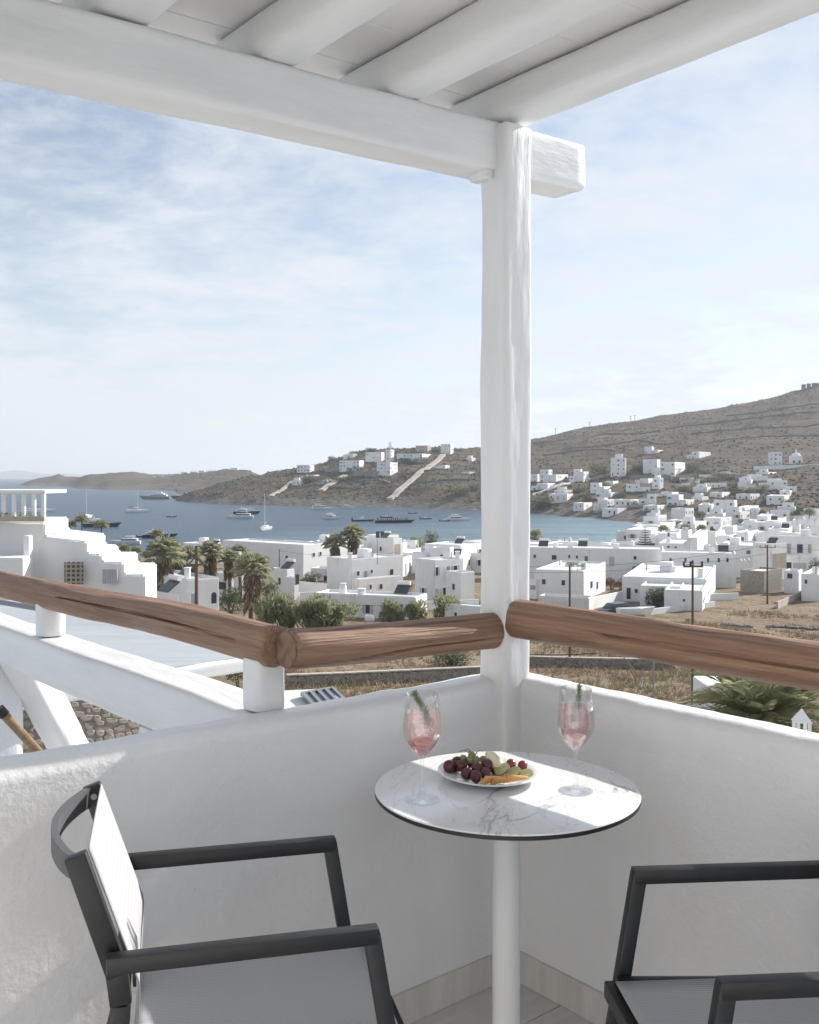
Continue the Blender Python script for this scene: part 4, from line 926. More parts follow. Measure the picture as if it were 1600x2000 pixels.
# --- town, left of the column
house('rounded white house with arched window and blue door behind the wooden mast', 52, [(285, 365, 429, 1131, 95)], [(0, 'R', 413, 1157, 423, 1178, 'a'), (0, 'R', 374, 1160, 382, 1186, 'b')], bev=.45, chim=[(0, .15, .1, .9, .25)])
house('low white wall-like house in front of the rounded house', 45, [(285, 348, 349, 1161, 84, dict(depth=3))])
house('long white sea-front house with flat roof and tiny windows', 38, [(434, 592, 645, 1064, 185), (500, 660, 720, 1068, 200)], [(0, 'L', 558, 1085, 563, 1093, 'w'), (0, 'R', 611, 1080, 615, 1087, 'w'), (0, 'R', 624, 1078, 628, 1085, 'w'), (0, 'L', 470, 1086, 474, 1093, 'w'), (0, 'L', 515, 1085, 519, 1092, 'w')])
r0, bs0 = house('white sea-front block with two dark solar panels on its roof', 40, [(700, 768, 786, 1052, 205), (716, 752, 780, 1046, 212)], [(0, 'R', 771, 1063, 782, 1088, 't'), (0, 'L', 742, 1068, 746, 1076, 'w'), (0, 'L', 720, 1070, 724, 1077, 'w')])
for x in (738, 747):
    p = P(x, 1045, 210); wpart(MB().box(p.x - .42, p.x + .42, p.y, p.y + .15, p.z - .7, p.z + .75), 'solar_panel', 'glass', r0)
house('white house with outside stair and balcony right of the tall palm pair', 48, [(638, 687, 788, 1092, 152), (690, 700, 784, 1131, 148, dict(depth=3))],
      [(0, 'R', 697, 1116, 702, 1124, 'w'), (0, 'R', 712, 1115, 717, 1131, 'd'), (0, 'R', 724, 1113, 728, 1119, 'w'), (0, 'R', 762, 1112, 768, 1123, 'g'), (1, 'R', 722, 1142, 726, 1150, 'w'), (1, 'R', 742, 1141, 747, 1150, 'g')], chim=[(0, .02, .1, .8, .3)])
house('low white shed with sloping front left of the balcony house', 40, [(582, 637, 638, 1140, 146, dict(depth=4))], [(0, 'L', 588, 1158, 605, 1177, 'g')])
house('two-storey white house with shutters and outer stair next to the corner column', 50, [(810, 849, 906, 1094, 140), (870, 899, 928, 1118, 137, dict(depth=4))],
      [(0, 'L', 824, 1148, 830, 1164, 's'), (0, 'R', 851, 1108, 856, 1124, 's'), (0, 'R', 873, 1106, 878, 1128, 'd'), (0, 'R', 886, 1105, 893, 1118, 's'), (0, 'R', 850, 1150, 856, 1174, 'h'), (0, 'R', 865, 1148, 871, 1162, 'w'), (1, 'L', 884, 1140, 889, 1152, 'w')], chim=[(0, .85, .1, .9, .3)])
house('single-storey white house with shuttered window and leaning ladder behind the reeds', 20, [(614, 812, 835, 1166, 115, dict(depth=8)), (612, 655, 656, 1170, 118, dict(depth=6))],
      [(0, 'L', 714, 1181, 723, 1198, 's'), (0, 'L', 668, 1182, 676, 1196, 'w'), (0, 'L', 780, 1180, 787, 1194, 'w')], chim=[(0, .3, .75, 1., .28), (0, .2, .55, .5, .4)])
house('small white house with outside steps beside the big skirted palm', 42, [(525, 560, 576, 1112, 140), (555, 574, 585, 1128, 137, dict(depth=3))], [(0, 'L', 544, 1128, 549, 1141, 'w'), (1, 'R', 577, 1122, 584, 1141, 'g')])
house('narrow white tower block between the palms', 40, [(442, 452, 457, 1098, 135, dict(depth=2))])
house('low white house with dark opening behind the tower block', 40, [(420, 470, 490, 1122, 142)], [(0, 'L', 428, 1136, 442, 1152, 'g')])
house('white house at the beach next to the column with sloped solar heater', 42, [(904, 930, 990, 1058, 205)], [(0, 'R', 938, 1070, 942, 1078, 'w')])
house('flat pale house roof low beside the column', 30, [(868, 960, 985, 1186, 112, dict(depth=5))], [(0, 'L', 888, 1196, 893, 1206, 'w')])
house('low white hut with thatched top on the beach by the palms', 30, [(355, 400, 432, 1062, 235, dict(depth=5))], [(0, 'L', 365, 1068, 392, 1076, 'g')])
house('white beach bar with flat roof beside the long sea-front house', 30, [(398, 430, 440, 1066, 228, dict(depth=5))], [(0, 'L', 404, 1070, 424, 1077, 'g')])
tk = empty('water_tank', P(722, 1222, 108), 'white barrel water tank in front of the shuttered house', 'tank'); c_ = P(722, 1208, 108) - P(722, 1222, 108)
MB().tube([c_ + Vector((-.55, 0, 0)), c_ + Vector((-.45, 0, 0)), c_ + Vector((.45, 0, 0)), c_ + Vector((.55, 0, 0))], [.25, .42, .42, .25], 16).build('barrel', 'boatwhite', tk, smooth=True)
MB().box(-.4, .4, -.3, .3, -2.5, c_.z - .38).build('stand', 'house', tk)
ld = MB(); l0, l1 = P(684, 1204, 112.6), P(690, 1160, 113.4)
for dx in (-.22, .22): ld.bar(l0 + Vector((dx, 0, 0)), l1 + Vector((dx, 0, 0)), .05, .05)
for i in range(9): q = l0.lerp(l1, (i + .5) / 9); ld.bar(q - Vector((.22, 0, 0)), q + Vector((.22, 0, 0)), .03, .03)
tag(ld.build('ladder', 'metal'), 'metal ladder leaning on the single-storey shuttered house', 'ladder')
# --- town, right of the column
house('long low white building with a row of small windows facing the field', 14, [(990, 1296, 1310, 1073, 172, dict(depth=9))],
      [(0, 'L', 1042, 1083, 1047, 1090, 'w'), (0, 'L', 1078, 1084, 1087, 1093, 'w'), (0, 'L', 1110, 1084, 1114, 1090, 'w'), (0, 'L', 1125, 1085, 1129, 1091, 'w'), (0, 'L', 1142, 1086, 1148, 1101, 'g'), (0, 'L', 1190, 1087, 1200, 1106, 'h'), (0, 'L', 1238, 1086, 1243, 1093, 'w')], chim=[(0, .5, .6, .6, .4), (0, .4, .3, .5, .5)])
house('white hall with five square windows and three slits on its bright side', 16, [(1292, 1438, 1472, 1081, 160)],
      [(0, 'L', x - 2.2, 1090, x + 2.2, 1098, 'w') for x in (1310, 1339, 1383, 1404, 1421)] + [(0, 'R', x - 1.2, 1092, x + 1.2, 1100, 'w') for x in (1448, 1454, 1463)])
house('white cube house with roof planters behind the flat carport', 22, [(1044, 1140, 1183, 1115, 140)], [(0, 'L', 1059, 1131, 1066, 1141, 'w'), (0, 'L', 1097, 1133, 1104, 1143, 'w'), (0, 'R', 1153, 1136, 1157, 1148, 'w'), (0, 'R', 1165, 1137, 1168, 1150, 'w')], chim=[(0, .3, .15, .7, .3)])
house('small white house with pink shutters by the corner column', 30, [(1000, 1048, 1052, 1132, 142)], [(0, 'L', 1036, 1143, 1046, 1152, 't')])
house('flat pale carport roof by the utility pole with stay', 24, [(1051, 1150, 1160, 1168, 124, dict(depth=7))], mat='houseroof', name='carport')
house('low white house with stepped roofs behind the black car', 20, [(1215, 1380, 1398, 1131, 135), (1297, 1372, 1394, 1154, 125, dict(depth=5)), (1250, 1330, 1340, 1146, 130, dict(depth=5))],
      [(0, 'L', 1224, 1148, 1232, 1170, 'g'), (0, 'L', 1240, 1150, 1246, 1158, 'w'), (1, 'L', 1334, 1170, 1338, 1175, 'g')], chim=[(0, .2, .1, .9, .3), (0, .5, .5, .4, .4)])
house('unfinished grey stone building with pale flat roof at the edge of the field', 42, [(1446, 1492, 1528, 1116, 150)], mat='stone', name='stone_building', bev=.03)
house('white block with tan side wall behind the grey stone building', 48, [(1470, 1507, 1537, 1062, 176)], [(0, 'R', 1509, 1082, 1536, 1108, 't')])
house('white house with two shuttered doors and awning beside the tan-sided block', 15, [(1523, 1620, 1640, 1048, 188), (1528, 1640, 1650, 1088, 182, dict(depth=4))],
      [(0, 'L', 1537, 1062, 1545, 1081, 't'), (0, 'L', 1557, 1063, 1568, 1080, 'g'), (0, 'L', 1578, 1063, 1585, 1080, 't'), (1, 'L', 1536, 1098, 1546, 1112, 'g'), (1, 'L', 1549, 1099, 1575, 1112, 'h')])
house('white outbuilding with gateway beside the stone building', 30, [(1532, 1560, 1568, 1115, 150, dict(depth=4))], [(0, 'L', 1538, 1120, 1548, 1130, 'g')])
house('small white hut at the field corner by the dark tree', 30, [(1565, 1605, 1625, 1122, 138, dict(depth=5))], [(0, 'L', 1572, 1132, 1577, 1140, 'w')])
house('white house with sloping buttress walls and dark roof strip', 20, [(1286, 1350, 1362, 1062, 195), (1345, 1362, 1382, 1050, 192, dict(depth=6)), (1286, 1322, 1330, 1042, 215)], [(0, 'L', 1290, 1066, 1294, 1071, 'w'), (0, 'L', 1303, 1066, 1308, 1070, 'w'), (0, 'L', 1318, 1067, 1322, 1071, 'w'), (2, 'L', 1304, 1040, 1308, 1048, 'g')])
house('white vaulted house with rounded gables in the dense town', 28, [(1396, 1478, 1500, 1066, 182), (1400, 1425, 1440, 1046, 205), (1438, 1462, 1482, 1040, 208)], [(0, 'L', 1424, 1074, 1432, 1080, 'w'), (0, 'L', 1458, 1075, 1466, 1082, 'w'), (1, 'L', 1421, 1052, 1427, 1058, 'g'), (1, 'L', 1446, 1049, 1453, 1061, 'g')])
for i, (a, b) in enumerate(((1444, 1466), (1478, 1508), (1536, 1562), (1564, 1582))):      # barrel vaults
    p = P((a + b) / 2, 1048, 212 + i); w = (b - a) / F * 212; m = MB(); n = 12
    vs = [Vector((p.x + w / 2 * math.cos(math.pi * t / n), p.y + dy, p.z + w * .32 * math.sin(math.pi * t / n))) for dy in (0, 6) for t in range(n + 1)]
    vs += [Vector((p.x + sx * w / 2, p.y + dy, p.z - 5)) for dy in (0, 6) for sx in (1, -1)]
    k = n + 1; m.add(vs, [tuple(range(k)) + (2 * k + 1, 2 * k), tuple(range(k, 2 * k)) + (2 * k + 3, 2 * k + 2)] + [(t, t + 1, t + 1 + k, t + k) for t in range(n)] + [(0, 2 * k, 2 * k + 2, k), (n, 2 * k + 1, 2 * k + 3, n + k)])
    o = mk('vaulted_house', fixn(m.mesh('vault')), 'house'); tag(o, ('small white barrel-vaulted house left of the wide vault', 'wide white barrel-vaulted house in the dense town', 'white barrel vault behind the house with shuttered doors', 'narrow white barrel vault behind the house with shuttered doors')[i], 'house')
tl = [(1495, 1522, 1536, 1018, 255, 'white cube house with bright side wall at the town edge'), (1536, 1562, 1575, 1026, 240, 'white cube house behind the barrel vaults'), (1548, 1600, 1612, 1016, 262, 'long white flat house behind the barrel vaults'),
      (1416, 1432, 1440, 1028, 262, 'small cream house with flat roof among the palms'), (1368, 1398, 1408, 1038, 225, 'white flat-roofed house with satellite dish'), (1500, 1540, 1548, 1034, 225, 'broad white house below the two date palms'), (1322, 1345, 1352, 1036, 235, 'small white cube house by the bay palms'),
      (1575, 1612, 1630, 1032, 225, 'white terrace house at the right edge of the dense town'), (1262, 1290, 1296, 1050, 222, 'low white house beside the tall layered conifer'), (1478, 1500, 1510, 1008, 330, 'white cube house under the hillside palms'), (1570, 1600, 1615, 994, 345, 'white domed house on the slope above the town')]
for i, (xl, xc, xr, yt, d, lab) in enumerate(tl): house(lab, 24, [(xl, xc, xr, yt, d)], auto=100 + i)
for i, (xl, xc, xr, yt, lab) in enumerate(((1037, 1068, 1075, 1060, 'open white beach kiosk nearest the column'), (1085, 1128, 1134, 1059, 'long white beach kiosk with tan top'), (1142, 1180, 1186, 1061, 'white beach kiosk with low flat top'), (1192, 1238, 1244, 1060, 'white beach kiosk next to the conifer'))):
    house(lab, 14, [(xl, xc, xr, yt, 232, dict(depth=5))], [(0, 'L', xl + 4, yt + 4, xc - 4, yt + 9, 'g')], name='beach_kiosk', cat='kiosk')
# --- hillside houses, distance from the slope they stand on
hill = [(1055, 1086, 1110, 917, 942, 30, 'white two-storey villa above the white terraces'), (1112, 1140, 1150, 921, 943, 25, 'white villa with bright end wall beside the sloping white wall'), (1030, 1050, 1054, 926, 942, 25, 'white villa touching the column on the hillside'),
        (1037, 1070, 1092, 944, 958, 20, 'row of low white terraces below the two-storey villa'), (1153, 1180, 1196, 943, 962, 25, 'small white house with four dark windows on the slope'), (1193, 1222, 1229, 894, 928, 15, 'tall plain white house standing over the slope'),
        (1259, 1285, 1312, 872, 889, 30, 'topmost white house with stone base on the brown hill'), (1273, 1318, 1347, 902, 931, 25, 'large white stepped mansion on the hill'), (1256, 1284, 1290, 897, 925, 20, 'cream wing beside the white stepped mansion'),
        (1274, 1288, 1296, 933, 959, 42, 'white square tower house with bright side'), (1223, 1270, 1275, 945, 962, 12, 'long low white house with dark doors beside the tower'), (1072, 1108, 1120, 965, 979, 20, 'low white bungalow over the shore field'),
        (1120, 1140, 1157, 982, 998, 30, 'small white cube house nearest the bay cliff'), (1159, 1186, 1215, 976, 994, 40, 'white house with plain bright side wall over the cliff'), (1200, 1232, 1247, 976, 990, 30, 'long white wall house with garden trees'),
        (1247, 1281, 1287, 965, 989, 15, 'white two-storey house with dark balconies'), (1302, 1340, 1356, 966, 992, 35, 'white house with pergola porch and outside stair'), (1364, 1390, 1396, 986, 1004, 20, 'small white house attached to the large hotel'),
        (1394, 1455, 1490, 977, 1014, 28, 'large white hotel block by the two hillside palms'), (1377, 1425, 1431, 1002, 1017, 15, 'low white front wing with arch below the hotel'), (1497, 1532, 1542, 968, 988, 25, 'white house with wide dark veranda by the ploughed field'),
        (1444, 1500, 1510, 929, 940, 12, 'long flat cream house with white end'), (1409, 1446, 1450, 921, 930, 12, 'low cream house behind the hedge'), (1377, 1420, 1424, 943, 953, 12, 'low white house along the lane'),
        (1442, 1475, 1481, 942, 958, 15, 'white house with greenish front on the lane'), (1484, 1538, 1548, 938, 953, 14, 'long white house with bright end beside the parked cars'), (1502, 1528, 1535, 883, 907, 15, 'white monastery wing with three dark openings'),
        (1341, 1365, 1388, 882, 898, 35, 'white house with sloping wall high on the hill')]
for i, (xl, xc, xr, yt, yb, th, lab) in enumerate(hill):
    d = d_at(xc, yb, 455, 1100); w_ = xc - xl; f_ = random.Random(i).uniform(.3, .5); hh_ = yb - yt
    bl_ = [(xl, xc, xr, yt, d)]
    if w_ > 20 and i % 3 != 2: bl_ = [(xl + w_ * f_, xc, xr, yt, d), (xl, xl + w_ * f_ + 1, None, yt + hh_ * .38, d + 1.2, dict(depth=6))] if i % 2 else [(xl, xc - w_ * f_, None, yt, d + 1, dict(depth=7)), (xc - w_ * f_ - 1, xc, xr, yt + hh_ * .38, d)]
    if i % 4 == 1: bl_.append((xl + w_ * .3, xc - w_ * .2, None, yt - hh_ * .22, d + 3, dict(depth=4)))
    house(lab, th, bl_, auto=200 + i)
d = d_at(1560, 907, 500, 1000); rt_, bb = house('white chapel with dome and small belfry', 15, [(1544, 1568, 1577, 890, d)], [(0, 'L', 1549, 899, 1553, 905, 'g'), (0, 'L', 1560, 899, 1564, 905, 'g')], cat='chapel', name='chapel')
q = bb[0]; ce = q.P + q.r * (q.R * .5) + q.l * (q.L * .5); wpart(MB().ball((ce.x, ce.y, q.zt - .3), min(q.R, q.L) * .46, 20, 12, (1, 1, .8)), 'dome', 'house', rt_, smooth=True)
wpart(MB().box(ce.x - .5, ce.x + .5, ce.y - .5, ce.y + .5, q.zt + min(q.R, q.L) * .3, q.zt + min(q.R, q.L) * .3 + 2.6), 'belfry', 'house', rt_, bevel=.2)
tw = MB(); dd = d_at(1530, 915, 500, 1000); tw.bar(P(1472, 914, dd), P(1640, 909, dd), .5, 2.6); tag(tw.build('retaining_wall', 'house'), 'long white retaining wall below the chapel', 'wall')
hd = [(580, 605, 614, 908, 925, 20, 'white cube house alone at the low end of the headland houses'), (663, 702, 711, 899, 918, 18, 'white villa with columned porch on the headland'), (736, 762, 777, 903, 928, 25, 'white three-storey house above the grey retaining wall'),
      (714, 745, 751, 883, 901, 15, 'white house with colonnade left of the tower'), (753, 763, 770, 878, 904, 25, 'slim white tower house under the conifer'), (775, 825, 845, 886, 902, 15, 'long white villa on the headland crest'), (812, 835, 842, 870, 886, 20, 'sand-coloured house on the headland crest'), (861, 880, 886, 867, 888, 20, 'grey-white house at the top of the pale stair wall')]
for i, (xl, xc, xr, yt, yb, th, lab) in enumerate(hd):
    d = d_at(xc, yb, 640, 965); house(lab, th, [(xl, xc, xr, yt, d)], auto=300 + i, mat='tan' if 'sand' in lab else 'house')
ff = [(231, 247, 929), (249, 264, 928), (266, 279, 927), (281, 292, 929), (296, 304, 930), (308, 320, 929), (326, 336, 928), (338, 352, 925), (354, 368, 922), (371, 386, 921), (388, 401, 919), (403, 424, 919), (450, 466, 914)]
for i, (a, b, y) in enumerate(ff):
    d = 2000 if b < 300 else 1880; d = min(d, 1700) if a > 440 else d; b_ = ground(PX(b, d), d)
    house('distant white house on the low far headland', 20, [(a, b - 2, b, y, d, dict(depth=14, base=min(b_, zh(y, d) + CH - 6)))], auto=400 + i, group='white houses on the far headland')
# --- the densely packed rest of the town and the shore houses
taken = [(o.location.x, o.location.y) for o in col.objects if o.parent is None and o.get('category') in ('house', 'kiosk')]
FL = [('small white flat-roofed house packed in the middle of the town', 'small houses packed in the town'), ('small white house with a lower side wing in the packed town', 'winged houses packed in the town'), ('white house with a raised roof room in the packed town', 'houses with roof rooms in the town')]
rf_ = random.Random(77); nf = 0
for (x0, x1, d0, d1, tries, gap, lim) in ((1262, 1660, 196, 330, 900, 9.5, 34), (1270, 1660, 330, 445, 700, 15, 16), (1030, 1290, 190, 222, 300, 10, 6), (590, 930, 172, 236, 300, 12, 8), (1060, 1560, 470, 640, 900, 21, 26), (560, 930, 800, 940, 500, 26, 7)):
    c_ = 0
    for _ in range(tries):
        if c_ >= lim: break
        px, d = rf_.uniform(x0, x1), rf_.uniform(d0, d1); x = PX(px, d); g = ground(x, d)
        if g < SEA + 1.0 or any((x - a) ** 2 + (d - b) ** 2 < gap * gap for a, b in taken): continue
        if d > 460 and zh(1006, d) + CH > g: continue
        w, h = rf_.uniform(8, 14), rf_.choice((3.0, 3.2, 3.6, 5.6) if d < 460 else (2.9, 3.1, 3.4)); k = F / d; t_ = rf_.randrange(3); th = rf_.choice((16, 24, 32, 40))
        yt = HY - (g + h - CH) * k; wl = w * k; bl_ = [(px - wl * .62, px, px + wl * .4, yt, d)]
        if t_ == 1: bl_.append((px - wl * 1.0, px - wl * .6, None, yt + h * .3 * k, d + 1.2, dict(depth=4)))
        if t_ == 2: bl_.append((px - wl * .45, px - wl * .05, None, yt - 2.0 * k, d + 2.2, dict(depth=3, base=g + h - 1, sink=.2)))
        lab, gp = FL[t_]
        if d > 640: lab, gp = lab.replace('in the packed town', 'on the headland').replace('packed in the middle of the town', 'among the headland villas'), 'headland ' + gp
        elif d > 460: lab, gp = lab.replace('in the packed town', 'on the slope across the bay').replace('packed in the middle of the town', 'on the slope across the bay'), 'slope ' + gp
        house(lab, th, bl_, auto=900 + nf, group=gp); taken.append((x, d)); nf += 1; c_ += 1
# retaining walls, stair walls and old field walls on the hills
def ridge_wall(name, label, pts, h, w, mat, lo, hi, cat='wall', group=None):
    ws = []
    for i in range(len(pts) - 1):
        for t in np.linspace(0, 1, 14, endpoint=i == len(pts) - 2):
            px, py = pts[i][0] + (pts[i + 1][0] - pts[i][0]) * t, pts[i][1] + (pts[i + 1][1] - pts[i][1]) * t
            d = d_at(px, py, lo, hi); x = PX(px, d); ws.append(Vector((x, d, ground(x, d) + tnoise(x, d, ground(x, d), d))))
    m = MB()
    for i, p in enumerate(ws):
        a = (ws[min(i + 1, len(ws) - 1)] - ws[max(i - 1, 0)]); n_ = Vector((-a.y, a.x, 0)).normalized() * w / 2; j = noise.noise(p * .3) * .25
        m.v += [tuple(p + n_ - Z * 1.5), tuple(p + n_ + Z * (h + j)), tuple(p - n_ + Z * (h + j)), tuple(p - n_ - Z * 1.5)]
    for i in range(len(ws) - 1):
        for k in range(3): m.f.append((i * 4 + k, i * 4 + k + 1, i * 4 + 5 + k, i * 4 + 4 + k))
    m.f += [(0, 1, 2, 3), tuple(len(ws) * 4 - 4 + k for k in (3, 2, 1, 0))]
    tag(mk(name, fixn(m.mesh(name)), mat), label, cat, group)
pmat('palewall', (.44, .40, .35), (.34, .31, .27), .3, .95); pmat('greywall', (.29, .275, .26), (.21, .20, .19), .3, .95)
for lab, pts, h, w, mt in (('pale straight stair wall running down from the crest house', [(866, 892), (820, 928), (761, 976)], 1.6, 4.5, 'palewall'), ('pale stair wall in the middle of the headland', [(674, 930), (625, 962)], 1.5, 5, 'palewall'), ('short pale stair wall at the low end of the headland', [(571, 941), (525, 973)], 1.2, 3, 'palewall'),
                           ('grey retaining wall below the columned villa', [(622, 922), (684, 922)], 3.5, 1, 'greywall'), ('grey retaining wall below the three-storey house', [(690, 930), (737, 930)], 4.5, 1, 'greywall'), ('grey garden terrace wall in the curved field', [(640, 953), (708, 952)], 1.6, 1, 'greywall'), ('curved low wall around the headland garden', [(700, 938), (740, 935), (762, 945)], 1.2, 1, 'greywall')):
    ridge_wall('hill_wall', lab, pts, h, w, mt, 640, 965)
for i, pts in enumerate(([(1040, 868), (1180, 850), (1290, 843)], [(1100, 880), (1250, 862), (1330, 868)], [(1300, 838), (1450, 822), (1600, 806)], [(1350, 850), (1480, 838), (1600, 832)], [(1380, 868), (1500, 852), (1600, 850)], [(1420, 815), (1520, 800), (1600, 790)], [(1060, 890), (1160, 880), (1200, 884)], [(790, 930), (850, 922), (930, 915)], [(800, 950), (860, 944), (930, 940)], [(840, 905), (930, 898)])):
    ridge_wall('field_wall', 'old dark dry-stone field wall following the hill contour', pts, 1.3, .9, 'stonedark', 640, 1250, group='dry-stone walls along the hill contours')
ridge_wall('white_wall', 'zigzag white wall dropping beside the hillside villas', [(1150, 935), (1110, 948), (1040, 967)], 1.2, .8, 'house', 560, 800)
ridge_wall('garden_wall', 'long grey garden wall below the white mansion', [(1230, 934), (1310, 934)], 3.0, .8, 'greywall', 560, 800)
ridge_wall('lane_wall', 'pale wall along the lane under the hedge', [(1310, 949), (1380, 951)], 1.6, .8, 'palewall', 520, 800)
ridge_wall('terrace_wall', 'pale field terrace wall above the bay cliff', [(1160, 1001), (1230, 993), (1300, 987)], 1.0, .8, 'palewall', 470, 620)
rn = empty('ruin', P(1585, 757, 1195), 'ruined stone building on the hill top', 'ruin')
for x0, x1, h in ((1568, 1574, 4), (1578, 1584, 5), (1588, 1600, 5.5), (1603, 1618, 4)):
    wpart(MB().box(PX(x0, 1195), PX(x1, 1195), 1195, 1199, CH + zh(764, 1195), CH + zh(757, 1195) + h), 'wall', 'stonedark', rn)
# ---------------------------------------------------------------- plants
def fan_palm_mesh(seed, n=27, rad=2.0, skirt=True, blades=13):
    r = random.Random(seed); cr = MB(); sk = MB()
    for i in range(n):
        az = i * 2.39996; el = R(82 - 96 * (i / n) ** .8) + r.uniform(-.15, .15)
        d = Vector((math.cos(az) * math.cos(el), math.sin(az) * math.cos(el), math.sin(el))); pet = rad * r.uniform(.40, .55)
        o = d * pet - Z * .12 * pet; side = d.cross(Z).normalized(); up = side.cross(d).normalized()
        cr.bar((0, 0, 0), o, .035, .03)
        for k in range(blades):
            a = R(-95 + 190 * k / (blades - 1)); L_ = rad * r.uniform(.55, .70) * (1 - .25 * abs(a) / 1.66)
            q = (d * math.cos(a) + side * math.sin(a)); w = (side * math.cos(a) - d * math.sin(a)) * rad * .030
            m_ = o + q * L_ * .62 + up * .06; e = o + q * L_ - Z * (.18 + .22 * r.random()) * L_
            cr.add([o, m_ + w, e, m_ - w], [(0, 1, 2), (0, 2, 3)])
    if skirt:
        for i in range(150):
            az = r.uniform(0, 6.28); z0 = -r.random() ** 1.2 * 2.8; ro = .30 + .25 * r.random(); L_ = r.uniform(.8, 1.5)
            p = Vector((math.cos(az) * .25, math.sin(az) * .25, z0 - .1)); e = Vector((math.cos(az) * (ro + .45), math.sin(az) * (ro + .45), z0 - L_)); w = Vector((-math.sin(az), math.cos(az), 0)) * r.uniform(.06, .16)
            m_ = p.lerp(e, .5) + Vector((math.cos(az), math.sin(az), 0)) * .18
            sk.add([p, m_ + w, e, m_ - w], [(0, 1, 2), (0, 2, 3)])
    return cr.mesh('crown'), (sk.mesh('skirt') if skirt else None)
PM = [fan_palm_mesh(s) for s in (1, 2, 3)]; PT = [fan_palm_mesh(s, 30, 2.0, False, 9) for s in (7, 8)]
for c_, k_ in PM + PT:
    c_.materials.append(MATS['palmleaf'])
    if k_: k_.materials.append(MATS['skirt'])
def fan_palm(px, py, d, span, label, i=0, tall=False, group=None, trunk=.22):
    p = P(px, py, d); g = ground(p.x, d); k = span * d / F / 3.9
    root = empty('fan_palm', (p.x, p.y, g), label, 'palm tree', group); H = p.z - g; rr = random.Random(int(px))
    lx = rr.uniform(-.25, .25)
    MB().tube([(lx * t * t, 0, H * t - .5 * (1 - t)) for t in np.linspace(0, 1, 9)], [trunk * (1.25 - .35 * t) for t in np.linspace(0, 1, 9)], 10).build('trunk', 'trunk', root, smooth=True)
    cm, sk = (PT[i % 2] if tall else PM[i % 3])
    c_ = bpy.data.objects.new('crown', cm); col.objects.link(c_); c_.parent = root; c_.location = (lx, 0, H); c_.scale = (k, k, k); c_.rotation_euler = (0, 0, rr.uniform(0, 6))
    if sk: s_ = bpy.data.objects.new('dead_leaf_skirt', sk); col.objects.link(s_); s_.parent = root; s_.location = (lx, 0, H); s_.scale = (k, k, k * 1.05)
for i, (px, py, d, sp, lab) in enumerate(((490, 1112, 108, 84, 'large fan palm with brown leaf skirt in front of the small stepped house'), (653, 1062, 166, 50, 'shorter fan palm of the pair by the sea-front house'), (688, 1046, 168, 54, 'taller shaggy fan palm of the pair by the sea-front house'),
        (318, 1082, 100, 86, 'stout fan palm with thick straw skirt beside the stepped house'), (368, 1090, 125, 60, 'fan palm half hidden by the wooden mast'), (412, 1080, 128, 60, 'fan palm between the wooden mast and the tower block'), (345, 1096, 135, 46, 'low fan palm between the straw-skirted palm and the mast'),
        (450, 1090, 132, 46, 'fan palm behind the narrow tower block'), (470, 1080, 140, 42, 'fan palm beside the long sea-front house'), (1046, 1046, 225, 32, 'fan palm on the beach right against the column'))):
    fan_palm(px, py, d, sp, lab, i)
for i, (px, py, d, sp, lab) in enumerate(((138, 1026, 190, 28, 'slender tall palm above the stepped house, first of three'), (162, 1016, 190, 30, 'tallest slender palm above the stepped house'), (199, 1026, 188, 32, 'slender palm standing apart next to the white stairs house'), (243, 1073, 215, 30, 'short beach palm by the white speedboat'),
        (266, 1075, 216, 24, 'smaller beach palm next to the railings'), (307, 1043, 180, 26, 'slim palm rising behind the straw-skirted palm'), (1461, 1003, 425, 18, 'palm in front of the hotel block'), (1490, 1001, 430, 18, 'palm at the corner of the hotel block'), (1296, 1034, 260, 24, 'bushy palm at the bay beside the conifer'),
        (1340, 1032, 270, 24, 'palm behind the white buttress house'), (1370, 1032, 275, 22, 'palm beside the satellite dish'), (1580, 1002, 330, 26, 'squat palm in front of the domed house'))):
    fan_palm(px, py, d, sp, lab, i, True, None, .14)
# leafy crowns
def crown_mesh(name, mat, seed, n=1500, leaf=.085, balls=9, long=1.0, up=0.):
    r = random.Random(seed); m = MB(); bl = [(Vector((r.uniform(-.62, .62), r.uniform(-.62, .62), r.uniform(-.35, .55))), r.uniform(.28, .52)) for _ in range(balls)]
    for i in range(n):
        c_, rd = bl[i % balls]; v = Vector((r.gauss(0, 1), r.gauss(0, 1), r.gauss(0, 1))).normalized(); p = c_ + v * rd * r.uniform(.55, 1.05) ; s = leaf * r.uniform(.6, 1.4)
        a = (v + Vector((r.uniform(-.8, .8), r.uniform(-.8, .8), r.uniform(-.6, .8) + up))).normalized() * s * long; b = a.orthogonal().normalized(); b = (b * math.cos(i) + a.normalized().cross(b) * math.sin(i)) * s * .45
        m.add([p - a * .5, p + b, p + a * .7, p - b], [(0, 1, 2), (0, 2, 3)])
    me = m.mesh(name); me.materials.append(MATS[mat]); return me
CM = {k: [crown_mesh('crown', k, s + 10 * j) for j in range(3)] for s, k in enumerate(('leafdark', 'leafmid', 'redshrub'), 40)}
CM['reed'] = [crown_mesh('crown', 'reed', 80 + j, 2600, .085, 14, 2.6, 1.1) for j in range(3)]
bc = [0]
